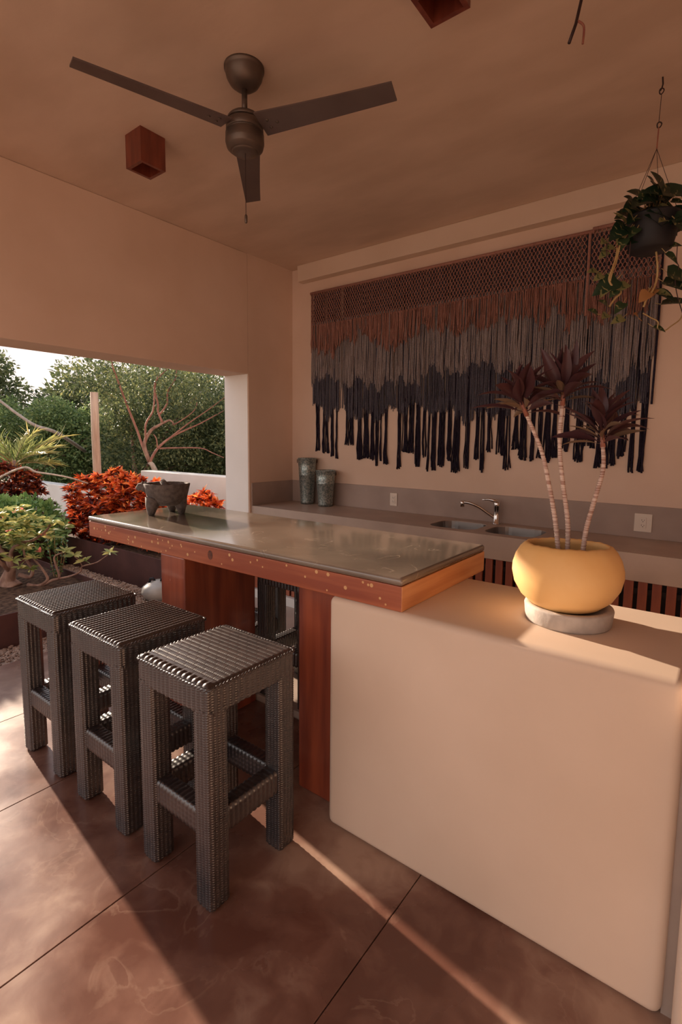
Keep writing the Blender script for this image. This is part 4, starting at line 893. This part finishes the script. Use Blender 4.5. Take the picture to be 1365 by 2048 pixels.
def tree(label, loc, blobs, N, size, m, trunk, seed, shell=.35, tm=None, name='garden_tree', group='trees beyond the garden wall', tmat='bark'):
    np.random.seed(seed); t = thing(name, label, 'tree', loc, 0, group); P, Dd = blob_points(blobs, N, shell)
    scatter('foliage', tm or round_t if tm else tiny_t, P, Dd, size * (.7 + .6 * np.random.rand(N)), M[m], t)
    rg = random.Random(seed); b = MB(); zc = min(q_[2] for q_ in blobs); b.tube([(0, 0, 0), (.05, .03, zc * .5), (0, 0, zc)], [trunk, trunk * .8, trunk * .6], 10)
    for q_ in blobs: b.tube(smooth_path([(0, 0, zc * .6), (q_[0] * .5, q_[1] * .5, (zc + q_[2]) * .48), (q_[0], q_[1], q_[2])], 4), lin(trunk * .5, trunk * .15, 9), 6)
    b.build('trunk', M[tmat], t, smooth=True)
    return t
# dense dark bushes right behind the wall
tree('dense dark green bush right behind the croton and post', (-4.9, 1.15, -.06), [(0, 0, 1.2, 1.0, .6, 1.1), (.9, .9, 1.1, .9, .7, 1.1), (-.1, .0, 2.2, .8, .5, .6), (.7, .8, 2.3, .9, .6, .6)], 18000, .07, 'leaf_mid', .07, 201)
tree('olive green bush behind the garden wall beside the pillar', (-3.7, 2.2, -.06), [(0, 0, 1.0, .9, .6, .9), (-.7, -.4, 1.3, .8, .5, .8), (.5, .6, 1.4, .8, .7, .9), (.2, .2, 1.9, .7, .5, .5), (1.1, 1.2, 1.1, .8, .8, 1.1), (1.0, 1.1, 1.8, .7, .6, .4)], 22000, .07, 'leaf_mid', .07, 202)
tree('broad tree with mid green crown behind the dense bush', (-6.4, 2.4, -.06), [(0, 0, 1.4, 1.4, 1.2, 1.3), (1.6, 1.4, 1.3, 1.4, 1.2, 1.2), (.0, .2, 2.6, 1.1, .8, .6)], 14000, .1, 'leaf_mid', .12, 203)
lt = tree('light green tree at the left behind the palm', (-8.5, 1.15, -.06), [(0, .1, 1.1, 1.2, .6, 1.1), (.2, .1, 1.95, .8, .5, .5), (-1.2, -.35, 1.6, .9, .5, .9), (.9, .6, 1.6, .8, .6, .7)], 22000, .08, 'leaf_far', .1, 204, tm=round_t)
tree('pale green hazy tree farther off at the left edge', (-13.0, 1.6, -.06), [(0, 0, 1.6, 2.0, 1.2, 1.5), (1.5, 1.6, 1.7, 1.8, 1.2, 1.5), (3.0, 3.4, 1.7, 1.8, 1.4, 1.6), (-.3, .1, 3.55, .9, .6, .55), (.1, .3, 2.8, .9, .7, .6)], 26000, .12, 'leaf_distant', .15, 205, tm=round_t)
tree('tall far tree seen above the others at the top left', (-10.5, 3.3, -.06), [(0, 0, 2.0, 2, 1.4, 1.7), (1.8, 1.5, 2.0, 2, 1.4, 1.8), (3.5, 3.4, 2.0, 2, 1.6, 1.6)], 15000, .17, 'leaf_distant', .15, 206)
tree('far dark trees to the right behind the pillar side bush', (-8.3, 5.4, -.06), [(0, 0, 1.4, 1.7, 1.2, 1.4), (1.4, 1.3, 1.5, 1.7, 1.2, 1.6), (-1.2, -1.1, 1.4, 1.6, 1.2, 1.3), (2.6, 2.6, 1.6, 1.7, 1.3, 1.6)], 16000, .16, 'leaf_distant', .15, 207)
MB().tube(smooth_path([(1.68, -1.5, 2.3), (1.72, -1.4, 2.2), (1.88, -1.2, 1.98), (2.1, -1.0, 1.78), (2.25, -.7, 1.65), (1.6, .1, 1.3)], 5), lin(.02, .035, 26), 8).build('bare_limb', M['bark_pale'], lt, smooth=True)
# low hedge outside the frame on the sunny side
# palm
pm = thing('small_palm', 'small palm with yellow-green feathery fronds at the left edge', 'palm', (-4.05, -1.12, .25))
MB().tube([(0, 0, 0), (.02, .02, .5), (.03, .05, .95)], [.04, .03, .02], 10).build('trunk', M['bark'], pm, smooth=True)
def frond(az, el, L_, droop, seed):
    rg = np.random.RandomState(seed); b = Vector((.03, .05, .88)); d0 = Vector((math.cos(az), math.sin(az), 0)); pts = []
    for i in range(15):
        t = i / 14; pts.append(b + d0 * (L_ * t * math.cos(el * (1 - .4 * t))) + Vector((0, 0, L_ * (math.sin(el) * t - droop * t * t))))
    MB().tube(pts, lin(.008, .002, 15), 6).build('frond_rib', M['vine'], pm)
    P = []; Dd = []; side = d0.cross(Vector((0, 0, 1)))
    for i in range(2, 15):
        tg = (pts[min(i + 1, 14)] - pts[i - 1]).normalized()
        for h in (0, .5):
            for s in (-1, 1): P.append(tuple(pts[i] - (pts[i] - pts[i - 1]) * h)); Dd.append(tuple(tg * .9 + side * s * .55 + Vector((0, 0, .35 + .1 * rg.rand()))))
    n = len(P); scatter('frond', leaf_tmpl(.07, .35, .3, 3), np.array(P), np.array(Dd), .30 * (1 - .3 * np.random.rand(n)), M['palm'], pm, rnd=np.clip(np.linspace(0, 1, n) * .8 + .2 * rg.rand(n), 0, 1))
for i, (az, el, Lf, dr_) in enumerate([(.85, .95, .66, .28), (.2, .6, .6, .3), (1.6, .8, .5, .3), (3.4, .9, .7, .3), (4.0, .6, .7, .3), (5.2, .8, .6, .3), (.45, .35, .5, .3), (3.7, 1.3, .75, .15), (2.3, 1.2, .55, .2)]): frond(az, el, Lf, dr_, i)
